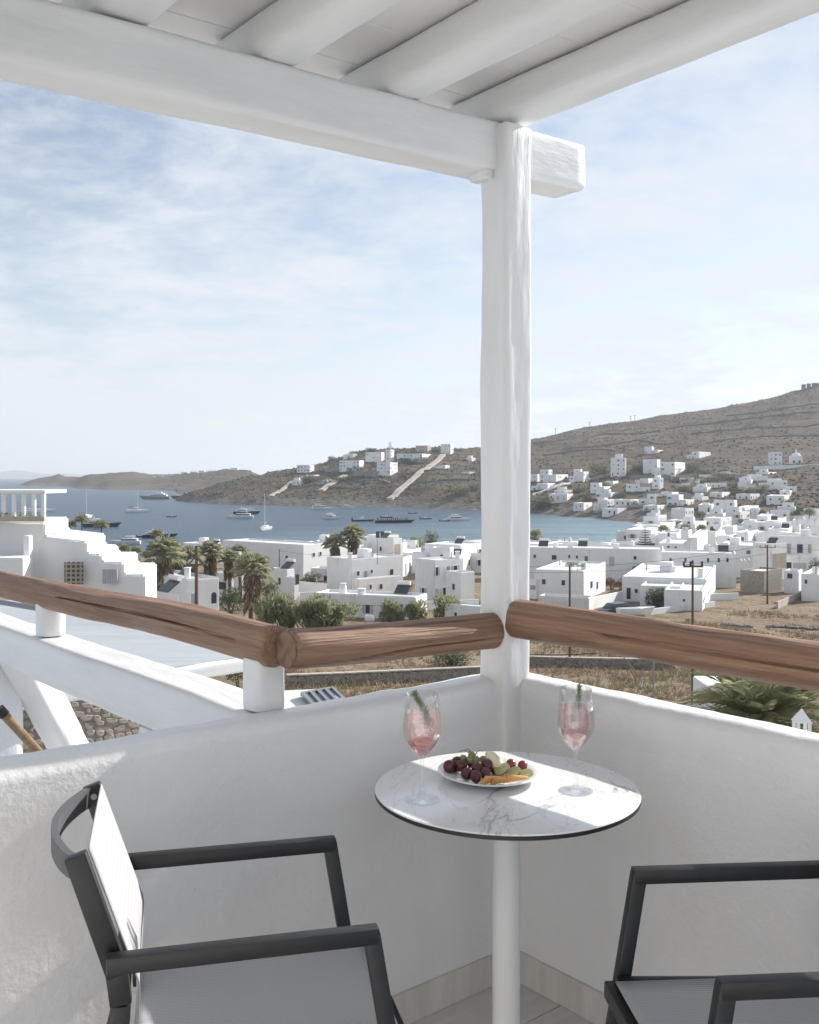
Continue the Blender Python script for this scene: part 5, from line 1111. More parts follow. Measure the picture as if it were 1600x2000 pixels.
def bush(px, py, w, h, d, label, mat='leafdark', group=None, name='bush', trunk=True):
    """px,py: centre of the crown; w,h in photo pixels"""
    if d < 260 and py > 1090 and not (1098 < py < 1106): d = d_at(px, py + h * .5, d * .8, d * 1.2)
    p = P(px, py, d); W_, H_ = w * d / F, h * d / F; g = ground(p.x, d); bc[0] += 1
    if p.z - g > H_ * .62 and d < 260 and H_ > 1: zt_ = p.z + H_ / 2; H_ = min(zt_ - g, H_ * 1.7); p.z = zt_ - H_ / 2
    g = min(g, p.z - H_ * .4)
    root = empty(name, (p.x, p.y, g), label, 'shrub' if name == 'bush' else 'tree', group)
    me = CM[mat][bc[0] % 3]; c_ = bpy.data.objects.new('crown', me); col.objects.link(c_); c_.parent = root; c_.location = (0, 0, p.z - g); c_.scale = (W_ / 1.8, W_ / 1.9, H_ / 1.55); c_.rotation_euler = (0, 0, bc[0] * 1.7)
    if mat == 'reed' and name == 'bush': c_.scale.z *= 1.15; return
    t = MB(); z1 = p.z - g
    for k in range(3): t.tube([(0, 0, -.3), (.12 * W_ * math.cos(k * 2.1), .12 * W_ * math.sin(k * 2.1), z1 * .6), (.26 * W_ * math.cos(k * 2.1), .26 * W_ * math.sin(k * 2.1), z1 + H_ * .15)], [.035 * W_ + .02, .02 * W_ + .02, .01], 6)
    t.build('trunk', 'trunk', root, smooth=True)
for a in ((540, 1200, 85, 62, 92, 'pale feathery reed clump in front of the skirted palm', 'reed'), (600, 1204, 84, 58, 90, 'broad pale reed clump behind the rail joint', 'reed'), (655, 1208, 76, 48, 92, 'pale reed clump in front of the ladder', 'reed'), (765, 1200, 52, 40, 98, 'thin reed clump left of the white tank', 'reed'), (810, 1198, 44, 38, 100, 'thin reed clump below the two-storey house', 'reed'), (872, 1190, 56, 36, 104, 'low green reeds beside the pale roof near the column', 'reed'),
          (450, 1170, 62, 60, 105, 'dark green shrub behind the skirted palm', 'leafdark'), (530, 1160, 52, 54, 112, 'dark green shrub right of the skirted palm', 'leafdark'), (610, 1130, 42, 22, 150, 'dark spreading tree in front of the balcony house'), (792, 1147, 36, 14, 145, 'green hedge beside the balcony house', 'leafmid'),
          (1262, 1122, 58, 34, 150, 'round dark tree in front of the white hall', 'leafdark'), (1195, 1140, 38, 22, 142, 'reddish shrub beside the cube house', 'redshrub'), (1218, 1137, 24, 16, 144, 'green shrub next to the reddish one', 'leafmid'), (1284, 1168, 52, 38, 122, 'dark shrub in front of the stepped-roof house', 'leafdark'), (1310, 1176, 26, 24, 120, 'small shrub at the house wall behind the boat', 'leafmid'),
          (1102, 1156, 16, 10, 138, 'small round shrub at the cube house wall', 'leafdark'), (1126, 1152, 18, 14, 138, 'green shrub beside the small round shrub', 'leafmid'), (1159, 1154, 14, 10, 136, 'small shrub at the corner of the cube house'), (1405, 1138, 18, 14, 148, 'dark shrub at the foot of the white hall'), (1588, 1108, 34, 30, 140, 'dark tree at the field corner by the small hut'), (1572, 1140, 36, 24, 134, 'dark shrub in front of the small hut'),
          (1120, 1104, 40, 9, 142, 'plants growing in the roof planters of the cube house', 'leafmid'), (885, 1284, 96, 30, 70, 'dark green shrub in the dry field under the short rail', 'leafdark'), (470, 1312, 70, 34, 40, 'green shrub below the end of the canopy', 'leafmid'), (1150, 1176, 12, 8, 122, 'small potted shrub on the forecourt by the carport'), (1168, 1172, 14, 9, 122, 'leafy shrub on the forecourt beside the car', 'leafmid')):
    bush(*a)
for a in ((1238, 1050, 24, 16, 300, 'green shrub at the end of the bay water', 'leafmid'), (1256, 1036, 30, 16, 340, 'broad dark shrub where the bay ends', 'leafdark'), (1280, 1022, 30, 12, 390, 'low shrub on the shore beyond the conifer', 'leafmid'), (1312, 1024, 34, 14, 350, 'dark shrub behind the bay palms', 'leafdark'), (1390, 1022, 30, 12, 360, 'shrub above the satellite dish', 'leafmid'), (1450, 1018, 30, 10, 380, 'dark shrub below the hotel block', 'leafdark')): bush(*a)
for a in ((815, 1066, 26, 26, 240, 'grey-green tamarisk left of the taller tamarisk on the beach', 'reed'), (846, 1060, 34, 34, 238, 'tallest grey-green tamarisk on the beach', 'leafmid'), (890, 1068, 44, 30, 236, 'spreading tamarisk on the beach near the column', 'leafmid')): bush(*a, name='tamarisk')
for i, (px, py, w, h) in enumerate(((1165, 915, 24, 14), (1183, 920, 20, 14), (1240, 918, 16, 14), (1262, 917, 18, 16), (1352, 917, 34, 18), (1380, 926, 34, 12), (1340, 936, 50, 9), (1378, 938, 44, 8), (1186, 950, 20, 10), (1130, 957, 22, 9), (1213, 968, 22, 8), (1146, 972, 20, 12), (1238, 955, 20, 8), (1340, 955, 34, 9), (1052, 984, 44, 20), (1086, 994, 16, 7), (1275, 1001, 30, 7), (1316, 992, 18, 9), (1352, 994, 14, 9), (1368, 1007, 18, 10), (1440, 951, 30, 10), (1456, 960, 34, 12), (1488, 955, 22, 10), (1545, 988, 30, 16), (1562, 998, 24, 12), (1405, 931, 30, 9), (1430, 934, 26, 9), (1300, 985, 18, 7), (1240, 985, 14, 9), (1415, 1010, 14, 8), (1475, 1010, 18, 7), (1220, 880, 8, 12), (600, 936, 34, 9), (632, 937, 36, 12), (662, 936, 28, 9), (788, 899, 22, 8), (806, 901, 22, 9), (826, 899, 20, 8), (650, 896, 16, 7), (690, 886, 20, 8), (726, 879, 18, 7), (852, 880, 16, 8), (893, 880, 14, 7), (905, 962, 34, 14), (924, 955, 26, 16), (880, 958, 30, 10), (700, 915, 18, 7), (728, 906, 14, 7), (1505, 912, 22, 7), (1562, 908, 14, 6))):
    lo, hi = (640, 965) if px < 940 else (440, 1000)
    d = d_at(px, py + h * .45, lo, hi); bush(px, py, w * 1.35, h * 1.45, d, *((('green shrub among the headland houses', ('leafdark', 'leafmid')[i % 2], 'shrubs on the headland') if px < 940 else ('green garden shrub among the hillside houses across the bay', ('leafdark', 'leafmid', 'leafdark')[i % 3], 'shrubs on the slope across the bay'))))
def conifer(px, yt, yb, wpx, d, label, tiers=9):
    a = P(px, yb, d); g = min(ground(a.x, d), a.z); top = P(px, yt, d).z; root = empty('conifer', (a.x, a.y, g), label, 'tree'); H = top - g
    MB().tube([(0, 0, -.5), (0, 0, H * .6), (0, 0, H)], [.22, .13, .03], 8).build('trunk', 'trunk', root, smooth=True)
    m = MB(); r = random.Random(int(px)); z0 = a.z - g
    for t in range(tiers):
        z = z0 + (H - z0) * (t + .3) / tiers; rad = wpx * d / F / 2 * (1 - .8 * t / tiers) * r.uniform(.8, 1.1)
        for k in range(7):
            az = k * .9 + t * .5 + r.uniform(-.2, .2); dr = Vector((math.cos(az), math.sin(az), .12)); e = dr * rad
            for j in range(10):
                p = Vector((0, 0, z)) + e * (.25 + .75 * j / 10); w = Vector((-math.sin(az), math.cos(az), 0)) * rad * .34; u = Z * rad * .2
                m.add([p, p + w + u + dr * .1, p + dr * rad * .4, p - w + u * r.random()], [(0, 1, 2), (0, 2, 3)])
    m.build('crown', 'leafdark', root)
conifer(1260, 1028, 1072, 30, 205, 'tall layered conifer between the beach kiosks and the town'); conifer(762, 860, 884, 13, d_at(762, 884, 640, 990), 'small conifer on the headland crest'); conifer(1220, 868, 884, 7, d_at(1220, 884, 600, 1000), 'lone dark cypress on the hillside', 7)
# date palm close by: every frond its own part
def frond_mesh(seed, L_=2.3):
    r = random.Random(seed); m = MB(); n = 32; pts = []
    for i in range(13):
        t = i / 12; pts.append(Vector((L_ * t * (1 - .10 * t), 0, .30 * L_ * t - .34 * L_ * t ** 2.4)))
    m.tube(pts, [.028 * (1 - .85 * i / 12) + .003 for i in range(13)], 5)
    for i in range(n):
        t = .16 + .84 * i / n; k = t * 12; j = min(int(k), 11); p = pts[j].lerp(pts[j + 1], k - j); ax = (pts[j + 1] - pts[j]).normalized(); up = Vector((-ax.z, 0, ax.x))
        for s in (-1, 1):
            l = .46 * math.sin(math.pi * min(1, .22 + .74 * t)) + .10; q = (ax * .66 + Vector((0, s, 0)) * .80 + up * r.uniform(.12, .45)).normalized(); w = ax * .016; e = p + q * l - Z * .10 * l
            mm = p + q * l * .5 + up * .015
            m.add([p - w, mm + w * .3 - up * .008, e, mm + w * 1.3], [(0, 1, 2), (0, 2, 3)])
    me = m.mesh('frond'); me.materials.append(MATS['frond']); return me
FR = [frond_mesh(s) for s in (1, 2, 3, 4)]
pc = P(1488, 1406, 24.); dp = empty('date_palm', (pc.x, pc.y, ground(pc.x, pc.y)), 'bushy date palm with long arching fronds below the thick rail', 'palm tree'); hz = pc.z - dp.location.z
MB().tube([(0, 0, -.3), (0, 0, hz * .5), (0, 0, hz - .1)], [.34, .28, .33], 14).build('trunk', 'trunk', dp, smooth=True)
r = random.Random(9)
for i in range(58):
    o = bpy.data.objects.new('frond', FR[i % 4]); col.objects.link(o); o.parent = dp; o.location = (0, 0, hz)
    o.rotation_euler = (r.uniform(-.25, .25), -R(50 - 62 * (i / 58)) + r.uniform(-.12, .12), i * 2.39996 + r.uniform(-.2, .2)); k = r.uniform(.85, 1.05); o.scale = (k, k, k)
wb = P(1420, 1352, 42.); wbx = MB().box(wb.x - .6, wb.x + .5, wb.y, wb.y + 3, ground(wb.x, wb.y) - 1, wb.z + .1); tag(wbx.build('garden_house', 'house', bevel=.08), 'white garden building half hidden behind the date palm', 'building')
# dry field: grass tufts, scrub on the hills
r = random.Random(21); m = MB()
for i in range(26000):
    px = r.uniform(520, 1750); d = 30 + 95 * r.random() ** .8
    x = PX(px, d); g = ground(x, d); cl = noise.noise(Vector((x * .12, d * .12, 0))) + .5 * noise.noise(Vector((x * .5, d * .5, 4)))
    if cl < -.12: continue
    if px < 1180 and d > 96 or (px < 1420 and d > 112): continue
    s = r.uniform(.14, .34) * (1.2 + .9 * max(0, cl))
    for k in range(4):
        a = r.uniform(0, 6.28); b = Vector((math.cos(a), math.sin(a), 0)); p = Vector((x, d, g - .02)) + b * s * .5 * r.random(); w = Vector((-b.y, b.x, 0)) * s * .13
        m.add([p - w, p + w, p + b * s * r.uniform(.2, .8) + Z * s * r.uniform(.5, 1.15)], [(0, 1, 2)])
tag(m.build('dry_grass', 'drygrass'), 'dry brown grass tufts over the field', 'grass', None, 'stuff')
m = MB(); pmat('scrub', (.060, .058, .040), (.105, .09, .062), .15, .95)
for i in range(17000):
    px = r.uniform(330, 1680); d = r.uniform(470, 1300)
    if px < 940: d = r.uniform(650, 1000)
    if px < 500 and r.random() < .3: d = r.uniform(1560, 2100)
    x = PX(px, d); g = ground(x, d)
    if g < SEA + 4.5: continue
    if noise.noise(Vector((x * .012, d * .012, 2))) + r.uniform(-.6, .6) < -.1: continue
    s = r.uniform(.5, 1.5) * (1.5 if d > 1400 else 1); g += tnoise(x, d, g, d) - .15; c_ = Vector((x, d, g))
    k = [Vector((s * r.uniform(.7, 1.2) * math.cos(a), s * r.uniform(.7, 1.2) * math.sin(a), s * r.uniform(.15, .4))) for a in (0, 1.26, 2.5, 3.77, 5.0)]
    t_ = c_ + Vector((r.uniform(-.2, .2), r.uniform(-.2, .2), s * r.uniform(.7, 1.0)))
    m.add([t_] + [c_ + q for q in k] + [c_ + q * .9 - Z * .6 for q in k], [(0, j + 1, (j + 1) % 5 + 1) for j in range(5)] + [(j + 1, j + 6, (j + 1) % 5 + 6, (j + 1) % 5 + 1) for j in range(5)])
tag(m.build('scrub', 'scrub'), 'low dark scrub and rocks covering the hills', 'scrub', None, 'stuff')
# field walls: real stones
def drywall(label, a, b, h, dz=0.):
    (xa, ya, da), (xb, yb, db) = a, b; A = Vector((PX(xa, da), da, 0)); B = Vector((PX(xb, db), db, 0)); n = int((B - A).length / .26); m = MB(); rr = random.Random(n)
    for i in range(n):
        for k in range(int(h / .15)):
            p = A.lerp(B, (i + (k % 2) * .5) / n); g = ground(p.x, p.y); c_ = Vector((p.x, p.y + rr.uniform(-.06, .06), g + .07 + k * .15)); sx = rr.uniform(.11, .17)
            Mx = Matrix.Translation(c_) @ Matrix.Rotation(math.atan2(B.y - A.y, B.x - A.x) + rr.uniform(-.2, .2), 4, 'Z') @ Matrix.Rotation(rr.uniform(-.2, .2), 4, 'Y')
            m.box(-sx, sx, -.2, .2, -.085, rr.uniform(.06, .09), Mx)
    root = empty('dry_stone_wall', (A.x, A.y, ground(A.x, A.y)), label, 'wall'); tag(wpart(m, 'stones', 'stone', root), None, None, None, 'stuff')
    cp = MB()
    for i in range(0, n, 3):
        p, q = A.lerp(B, i / n), A.lerp(B, min(i + 2.9, n) / n); cp.bar(Vector((p.x, p.y, ground(p.x, p.y) + h + .04)), Vector((q.x, q.y, ground(q.x, q.y) + h + .04 + rr.uniform(-.02, .02))), .5, .09)
    wpart(cp, 'coping', 'palewall', root)
drywall('dry-stone wall with pale coping crossing the field under the short rail', (560, 0, 63), (1000, 0, 70), .8); drywall('dark dry-stone wall across the field behind the stake', (1000, 0, 79), (1320, 0, 76), .75)
for i, (px, py, w) in enumerate(((1425, 1222, 30), (1455, 1225, 30), (1520, 1226, 44), (1560, 1228, 40), (1590, 1230, 30))):
    d = d_at(px, py, 60, 130); m = MB(); rr = random.Random(i); p = P(px, py, d)
    for k in range(26): q = Vector((p.x + rr.uniform(-.5, .5) * w * d / F, d + rr.uniform(-.5, .5), 0)); m.ball((q.x, q.y, ground(q.x, q.y) + .1), rr.uniform(.12, .3), 6, 4, (1, 1, .7))
    tag(m.build('rock_pile', 'stonedark'), 'low heap of dark stones lying in the dry field', 'rocks', 'stone heaps in the dry field')
# ---------------------------------------------------------------- poles, wires, car, boats
def pole(px, yt, d, label, arm=0, r_=.13, yb=None, mat='wood'):
    t = P(px, yt, d); g = ground(t.x, d) if yb is None else P(px, yb, d).z
    root = empty('utility_pole', (t.x, t.y, g), label, 'pole'); H = t.z - g
    MB().tube([(0, 0, -.5), (0, 0, H)], [r_, r_ * .7], 10).build('mast', mat, root, smooth=True)
    if arm:
        MB().bar((-arm, -.1, H - .35), (arm, -.1, H - .35), .09, .1).build('crossarm', mat, root)
        for x in (-arm * .92, -.25 * arm, arm * .92): MB().lathe([(0, 0), (.05, 0), (.09, .06), (.05, .12), (.08, .2), (0, .26)], 8, (x, -.1, H - .295)).build('insulator', 'dark', root, smooth=True)
    return t
t1 = pole(1113, 1104, 78, 'dark utility pole in front of the carport', 0, .11); t2 = pole(1353, 1094, 56, 'utility pole with insulators standing nearest the date palm', .55, .085); t3 = pole(1499, 1064, 135, 'utility pole with crossarm in front of the stone building', 1.1, .14)
MB().box(-.12, .12, -.22, -.1, 3.2, 3.8).build('meter_box', 'dark', [o for o in col.objects if o.name.startswith('utility_pole')][0])
t4 = pole(546, 1072, 160, 'thin dark pole on the long sea-front house', 0, .09, 1112); t5 = pole(737, 1050, 150, 'thin mast on the balcony house roof', 0, .05, 1096); t6 = pole(273, 1088, 150, 'dark post at the beach railings', 0, .09)
for px, yt, yb in ((1085, 836, 850), (1152, 824, 834), (1232, 812, 826), (1240, 810, 824)):
    d = 1270; t = P(px, yt, d); o = MB().bar(P(px, yb + 4, d), t, .5, .5).bar(t + Vector((-2.2, 0, -1)), t + Vector((2.2, 0, -1)), .3, .3); tag(o.build('ridge_pole', 'wood'), 'far power pole standing on the hill ridge', 'pole', 'power poles on the ridge')
ms = empty('wooden_mast', (PX(384, 72), 72, ground(PX(384, 72), 72)), 'brown wooden mast with bracket in front of the rounded house', 'mast'); zt = P(384, 1066, 72).z - ms.location.z
MB().tube([(0, 0, -.5), (0, 0, zt)], [.17, .11], 10).build('mast', 'wood', ms, smooth=True)
zb = P(384, 1103, 72).z - ms.location.z
MB().bar((-.75, 0, zb), (.75, 0, zb), .14, .14).build('crossbar', 'wood', ms)
m = MB(); m.bar((-.6, 0, zb), (0, 0, zb + .62), .1, .1); m.bar((.6, 0, zb), (0, 0, zb + .62), .1, .1); m.build('brace', 'wood', ms)
def wire(a, b, sag, label, rr=.014):
    m = MB(); m.tube([a.lerp(b, t) - Z * sag * 4 * t * (1 - t) for t in np.linspace(0, 1, 24)], rr, 5); tag(m.build('power_line', 'dark'), label, 'cable')
wire(t3 + Vector((-1, 0, -.2)), P(1000, 1106, 150), 1.0, 'upper power line crossing the white hall', .022); wire(t3 + Vector((1, 0, -.2)), P(1700, 1068, 140), .5, 'power line leaving the crossarm pole over the field corner', .02)
wire(t3 + Vector((0, 0, -1.2)), P(1000, 1118, 128), .8, 'lower power line crossing the white hall', .02); wire(t4 - Z * .3, P(780, 1078, 175), .8, 'cable from the thin dark pole to the beach', .018); wire(t4 - Z * .3, P(440, 1092, 140), .6, 'sagging cable from the thin dark pole to the tower block', .018)
wire(P(430, 1172, 88), P(900, 1176, 95), .4, 'thin cable strung in front of the reeds', .012); wire(P(1036, 1279, 77.6), P(1166, 1276, 77), .05, 'straight dark rail on the pole in the field', .04)
wire(P(1218, 1283, 74), P(1250, 1324, 66), .0, 'pale leaning stake in the dry field', .035)
stk = P(1276, 1366, 52); tag(MB().tube([stk - Z * .3, P(1277, 1288, 52)], .045, 8).build('field_stake', 'metal', smooth=True), 'upright grey stake in the dry field', 'stake')
# low white walls and railings around the houses
def wwall(label, a, b, h, name='garden_wall', mat='house'):
    A, B = Vector((PX(a[0], a[1]), a[1], 0)), Vector((PX(b[0], b[1]), b[1], 0)); m = MB(); n = 10
    for i in range(n):
        p, q = A.lerp(B, i / n), A.lerp(B, (i + 1) / n); z = ground(p.x, p.y); z2 = ground(q.x, q.y); m.bar(Vector((p.x, p.y, z + h / 2 - .3)), Vector((q.x, q.y, z2 + h / 2 - .3)), .25, h + .6)
    tag(m.build(name, mat), label, 'wall')
wwall('long low white wall along the edge of the dry field', (1222, 117), (1395, 131), .7); wwall('white garden wall between cube house and stepped-roof house', (1157, 128), (1216, 138), 1.5); wwall('white garden wall in front of the white hall', (1388, 139), (1442, 141), 1.0); wwall('pale lane wall climbing beside the stone building', (1518, 128), (1582, 152), .9, mat='palewall')
wwall('white wall below the balcony house', (585, 138), (700, 142), 1.3); wwall('white forecourt wall of the two-storey house', (835, 126), (935, 128), 1.2)
rl_ = empty('beach_railing', P(245, 1118, 150), 'thin metal railing between the stepped house and the palms', 'railing')
for z in (0, .5, 1.0, 1.5): wpart(MB().bar(P(243, 1118, 150) + Z * z, P(350, 1118, 152) + Z * z, .05, .05), 'bar', 'metal', rl_)
for i in range(8): q = P(243 + i * 15, 1118, 150 + i * .27); wpart(MB().bar(q - Z * 2, q + Z * 1.6, .06, .06, (1, 0, 0)), 'post', 'metal', rl_)
# parked car
cp = Vector((PX(1198, 119), 119, 0)); cp.z = ground(cp.x, cp.y); car = empty('parked_car', cp, 'black estate car parked beside the small boat', 'car', None, R(215))
def prism(mb, prof_, y0, y1):
    n = len(prof_); mb.add([(x, y0, z) for x, z in prof_] + [(x, y1, z) for x, z in prof_], [tuple(range(n)), tuple(reversed(range(n, 2 * n)))] + [(i, i + n, (i + 1) % n + n, (i + 1) % n) for i in range(n)]); return mb
mk('body', fixn(prism(MB(), [(-2.15, .35), (2.1, .35), (2.2, .6), (2.1, .85), (1.2, 1.0), (-2.1, 1.02), (-2.2, .7)], -.88, .88).mesh('body', bevel=.06)), 'carpaint', car)
mk('cabin', fixn(prism(MB(), [(1.15, 1.0), (.45, 1.48), (-1.75, 1.52), (-2.05, 1.02)], -.76, .76).mesh('cabin', bevel=.05)), 'glass', car)
mk('roof', fixn(prism(MB(), [(.42, 1.485), (.38, 1.53), (-1.7, 1.57), (-1.76, 1.525)], -.74, .74).mesh('roof')), 'carpaint', car)
for x in (-1.35, 1.35):
    for y in (-.86, .86): w = MB().tube([(x, y - .1, .33), (x, y + .1, .33)], .33, 18).build('wheel', 'rubber', car, smooth=True); MB().tube([(x, y - .11, .33), (x, y + .11, .33)], .18, 12).build('rim', 'metal', w, smooth=True)
for y in (-.65, .65): MB().box(2.12, 2.19, y - .15, y + .15, .68, .8).build('headlight', 'boatwhite', car); MB().box(-2.2, -2.13, y - .12, y + .12, .75, .92).build('tail_light', 'redshrub', car)
for i, (px, d_) in enumerate(((1512, 700), (1530, 705), (1545, 708))):
    dd = d_at(px, 951, 520, 760); p = Vector((PX(px, dd), dd, 0)); p.z = ground(p.x, p.y) + tnoise(p.x, p.y, ground(p.x, p.y), dd); c2 = copy_tree(car); c2.location = p; c2.rotation_euler = (0, 0, R(10 + 8 * i)); c2.scale = (1, 1, 1); tag(c2, 'dark car parked beside the long hillside house', 'car', 'cars parked on the hillside lane')
# boats
def hull_mesh(L_, B_, H_, fl=.25, n=14, full=.5):
    m = MB(); k = 6
    for i in range(n + 1):
        t = i / n; x = -L_ / 2 + L_ * t; w = B_ / 2 * (1 - max(0, (t - full) / (1 - full)) ** 2.2) * (.86 + .14 * min(1, t * 4)); sh = H_ * (1 + fl * t * t)
        for (a, z) in ((0, -.35 * H_), (.62, -.2 * H_), (.86, .3 * H_), (1, sh)): m.v.append((x + (.10 * L_ * (z / H_) if t > .9 else 0), w * a, z))
    for i in range(n):
        for j in range(3): m.f.append((i * 4 + j, i * 4 + 4 + j, i * 4 + 5 + j, i * 4 + 1 + j))
    o = len(m.v); m.v += [(x, -y, z) for x, y, z in m.v]; m.f += [tuple(reversed([q + o for q in f])) for f in m.f[:]]
    for i in range(n): m.f.append((i * 4 + 3, i * 4 + 7, o + i * 4 + 7, o + i * 4 + 3))       # deck
    m.f.append((0, 1, 2, 3, o + 3, o + 2, o + 1, o)); return m
def boat(kind, px, py, L_, rz, label, group=None):
    d = -WL * F / (py - HY); loc = Vector((PX(px, d), d, SEA + .05)); b = empty({'sail': 'sailing_boat', 'cat': 'catamaran', 'motor': 'motor_boat', 'yacht': 'motor_yacht', 'rib': 'dinghy', 'raft': 'moored_raft', 'dark': 'motor_yacht'}[kind], loc, label, 'boat', group, R(rz))
    W_ = 'boatwhite'; mh = {'rib': 'navy', 'dark': 'navy', 'raft': 'navy', 'yacht': 'boatgrey'}.get(kind, W_)
    if kind == 'cat':
        for s in (-1, 1): h = hull_mesh(L_, L_ * .14, L_ * .10).build('hull', W_, b, smooth=True); h.location = (0, s * L_ * .2, 0)
        MB().box(-L_ * .42, L_ * .2, -L_ * .22, L_ * .22, L_ * .085, L_ * .125).build('deck', W_, b, bevel=.1); MB().box(-L_ * .3, L_ * .08, -L_ * .17, L_ * .17, L_ * .126, L_ * .2).build('cabin', W_, b, bevel=.3); MB().box(-L_ * .29, L_ * .084, -L_ * .172, L_ * .172, L_ * .15, L_ * .178).build('window', 'glass', b)
        MB().box(-L_ * .4, -L_ * .12, -L_ * .15, L_ * .15, L_ * .235, L_ * .25).build('bimini', 'navy', b)
    else: hull_mesh(L_, L_ * (.30 if L_ < 20 else .2), L_ * (.10 if kind not in ('rib', 'raft') else .07), full=.45).build('hull', mh, b, smooth=True)
    if kind in ('sail', 'cat'):
        mz = L_ * 1.3; z0 = L_ * .1
        MB().tube([(L_ * .05, 0, z0), (L_ * .05, 0, mz)], [.13, .08], 8).build('mast', W_, b, smooth=True); MB().tube([(L_ * .05, 0, z0 + 1.6), (-L_ * .36, 0, z0 + 1.7)], .16, 8).build('boom', 'boatgrey', b, smooth=True)
        m = MB()
        for e in ((L_ * .5, 0, L_ * .12), (-L_ * .5, 0, L_ * .11), (0, L_ * .14, L_ * .1), (0, -L_ * .14, L_ * .1)): m.tube([(L_ * .05, 0, mz * .97), e], .02, 4)
        m.build('rigging', 'metal', b); MB().bar((L_ * .05, -L_ * .08, mz * .6), (L_ * .05, L_ * .08, mz * .6), .06, .06).build('spreader', W_, b)
        if kind == 'sail': MB().box(-L_ * .22, L_ * .18, -L_ * .085, L_ * .085, L_ * .10, L_ * .155).build('cabin', W_, b, bevel=.12); MB().box(-L_ * .15, L_ * .14, -L_ * .087, L_ * .087, L_ * .12, L_ * .135).build('window', 'glass', b); MB().box(-L_ * .4, -L_ * .2, -L_ * .1, L_ * .1, L_ * .24, L_ * .25).build('sprayhood', 'navy', b)
    elif kind in ('motor', 'yacht', 'dark'):
        q = L_ * .1; big_ = kind != 'motor'
        MB().box(-L_ * .40, L_ * .16, -L_ * (.08 if big_ else .12), L_ * (.08 if big_ else .12), q, q + L_ * (.065 if big_ else .09)).build('cabin', W_, b, bevel=.15); MB().box(-L_ * .34, L_ * .165, -L_ * (.0805 if big_ else .122), L_ * (.0805 if big_ else .122), q + L_ * .025, q + L_ * (.05 if big_ else .07)).build('window', 'glass', b)
        MB().box(-L_ * .3, L_ * .04, -L_ * .09, L_ * .09, q + L_ * (.066 if big_ else .16), q + L_ * (.11 if big_ else .175)).build('flybridge', W_, b, bevel=.08)
        if big_: MB().box(-L_ * .22, -L_ * .02, -L_ * .06, L_ * .06, q + L_ * .111, q + L_ * .145).build('upper_deck', W_, b, bevel=.1); MB().bar((-L_ * .16, 0, q + L_ * .145), (-L_ * .18, 0, q + L_ * .21), .3, .4, (1, 0, 0)).build('radar_arch', W_, b)
        else:
            for s in (-1, 1): MB().bar((-L_ * .26, s * L_ * .08, q + L_ * .088), (-L_ * .22, s * L_ * .08, q + L_ * .165), .08, .1, (1, 0, 0)).build('arch', W_, b)
    elif kind == 'rib':
        MB().box(-L_ * .1, L_ * .05, -L_ * .07, L_ * .07, L_ * .07, L_ * .2).build('console', W_, b, bevel=.05); MB().box(-L_ * .53, -L_ * .46, -L_ * .05, L_ * .05, -.1, L_ * .17).build('engine', 'dark', b, bevel=.05)
    elif kind == 'raft':
        rr = random.Random(2)
        for i in range(16): x = -L_ * .42 + L_ * .8 * i / 15; MB().box(x - .25, x + .25, -.5, .5, L_ * .06, L_ * .06 + rr.uniform(.5, 1.5)).build('seat', rr.choice(('dark', 'boatgrey', 'navy')), b, bevel=.08)
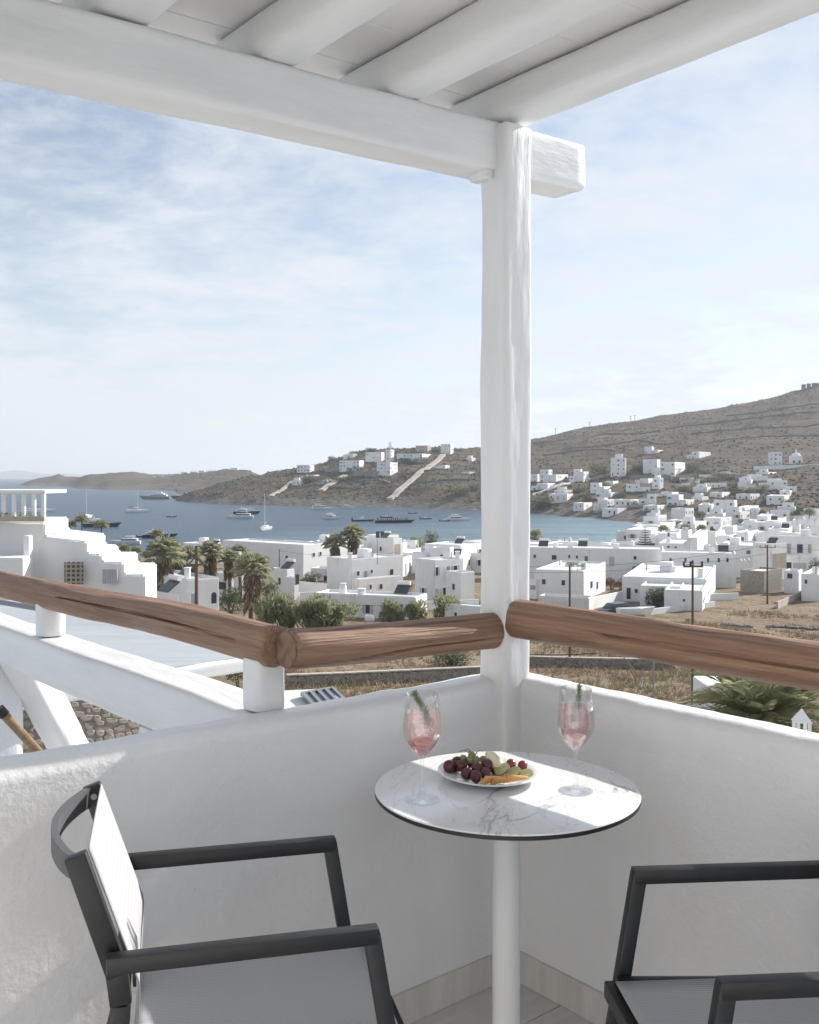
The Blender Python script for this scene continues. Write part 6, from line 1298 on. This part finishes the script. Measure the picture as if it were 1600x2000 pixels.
for a in (('cat', 267, 1000, 13, 20, 'white catamaran with tall mast under the dark bimini'), ('yacht', 305, 975, 27, 175, 'large grey-hulled motor yacht with white decks'), ('dark', 362, 974, 24, 178, 'dark long yacht moored behind the grey-hulled one'), ('dark', 196, 1029, 14.5, 15, 'navy-hulled cabin yacht behind the slender palms'),
          ('sail', 168, 1012, 12, 80, 'sailing boat seen end-on behind the tallest slender palm'), ('sail', 84, 999, 13, 30, 'sailing boat beside the roof pergola'), ('cat', 60, 1001, 13, 20, 'catamaran half hidden by the roof pergola'), ('rib', 335, 1010, 5, 200, 'small white cabin dinghy alone in open water'), ('rib', 120, 1043, 7, 10, 'grey launch near the stepped house dome'),
          ('motor', 247, 1062, 9, 185, 'white speedboat with hardtop close to the beach palms'), ('dark', 310, 1050, 11, 10, 'dark-hulled cruiser behind the slim palm'), ('rib', 190, 1059, 5, 0, 'dark empty dinghy near the slender palms'), ('rib', 281, 1049, 5, 5, 'small dinghy trailing the dark-hulled cruiser'),
          ('motor', 470, 1012, 13, 185, 'white cruiser with lower profile of the neighbouring pair'), ('dark', 480, 1004, 14, 5, 'two-tone cruiser behind the low white cruiser'), ('sail', 518, 1035, 11.5, 262, 'white sailing boat with bare tall mast heading to the beach'), ('motor', 627, 996, 14, 8, 'long low motor boat moored under the headland'), ('motor', 648, 1014, 11, 320, 'white flybridge boat turned towards the beach'),
          ('rib', 708, 1018, 10, 5, 'long dark inflatable next to the black raft'), ('raft', 768, 1021, 17, 2, 'long black raft of moored boats with seats'), ('rib', 755, 1011, 6, 0, 'small dark dinghy behind the black raft'), ('rib', 806, 1003, 5, 10, 'small white dinghy off the headland shore'), ('rib', 831, 1014, 6, 20, 'grey dinghy with console right of the raft'), ('rib', 868, 1018, 5, 0, 'dark dinghy beside the white cruiser near the column'), ('motor', 894, 1017, 11, 5, 'white cruiser with flybridge near the corner column'), ('motor', 680, 993, 9, 0, 'small white boat close under the headland rocks'), ('motor', 490, 1000, 9, 0, 'small white boat behind the pair of cruisers')):
    boat(*a)
tb_ = Vector((PX(1240, 117), 117, 0)); tb_.z = ground(tb_.x, tb_.y); bt = empty('trailer_boat', tb_, 'small white and blue boat on land beside the black car', 'boat', None, R(12))
h = hull_mesh(4.2, 1.6, .62).build('hull', 'boatwhite', bt, smooth=True); h.location = (0, 0, .5)
MB().box(-1.9, 1.3, -.70, .70, 1.13, 1.18).build('gunwale', 'blue', bt); MB().box(-1.4, 1.2, -.3, .3, .1, .32).build('trailer', 'metal', bt)
dsh = P(1396, 1030, 222); so_ = MB(); so_.lathe([(0, 0), (.35, .06), (.62, .2), (.66, .24), (.6, .21), (.33, .08), (0, .03)], 20, cap=False); o = so_.build('satellite_dish', 'boatwhite', smooth=True); o.location = dsh; o.rotation_euler = (R(70), 0, R(25)); tag(o, 'white satellite dish on a flat roof in the town', 'dish')
# ---------------------------------------------------------------- air
hzm = bpy.data.materials.new('haze'); hzm.use_nodes = True; t = hzm.node_tree; t.nodes.clear(); pv = N(t, 'ShaderNodeVolumePrincipled'); pv.inputs['Color'].default_value = (.86, .92, 1, 1); pv.inputs['Density'].default_value = HAZE; pv.inputs['Anisotropy'].default_value = .2
ou = N(t, 'ShaderNodeOutputMaterial'); t.links.new(pv.outputs[0], ou.inputs['Volume']); MATS['haze'] = hzm
if HAZE > 0: tag(MB().box(-27000, 27000, -60, 33000, SEA - 6, 190).build('haze', 'haze'), 'thin pale sea haze over the whole bay', 'haze', None, 'stuff')
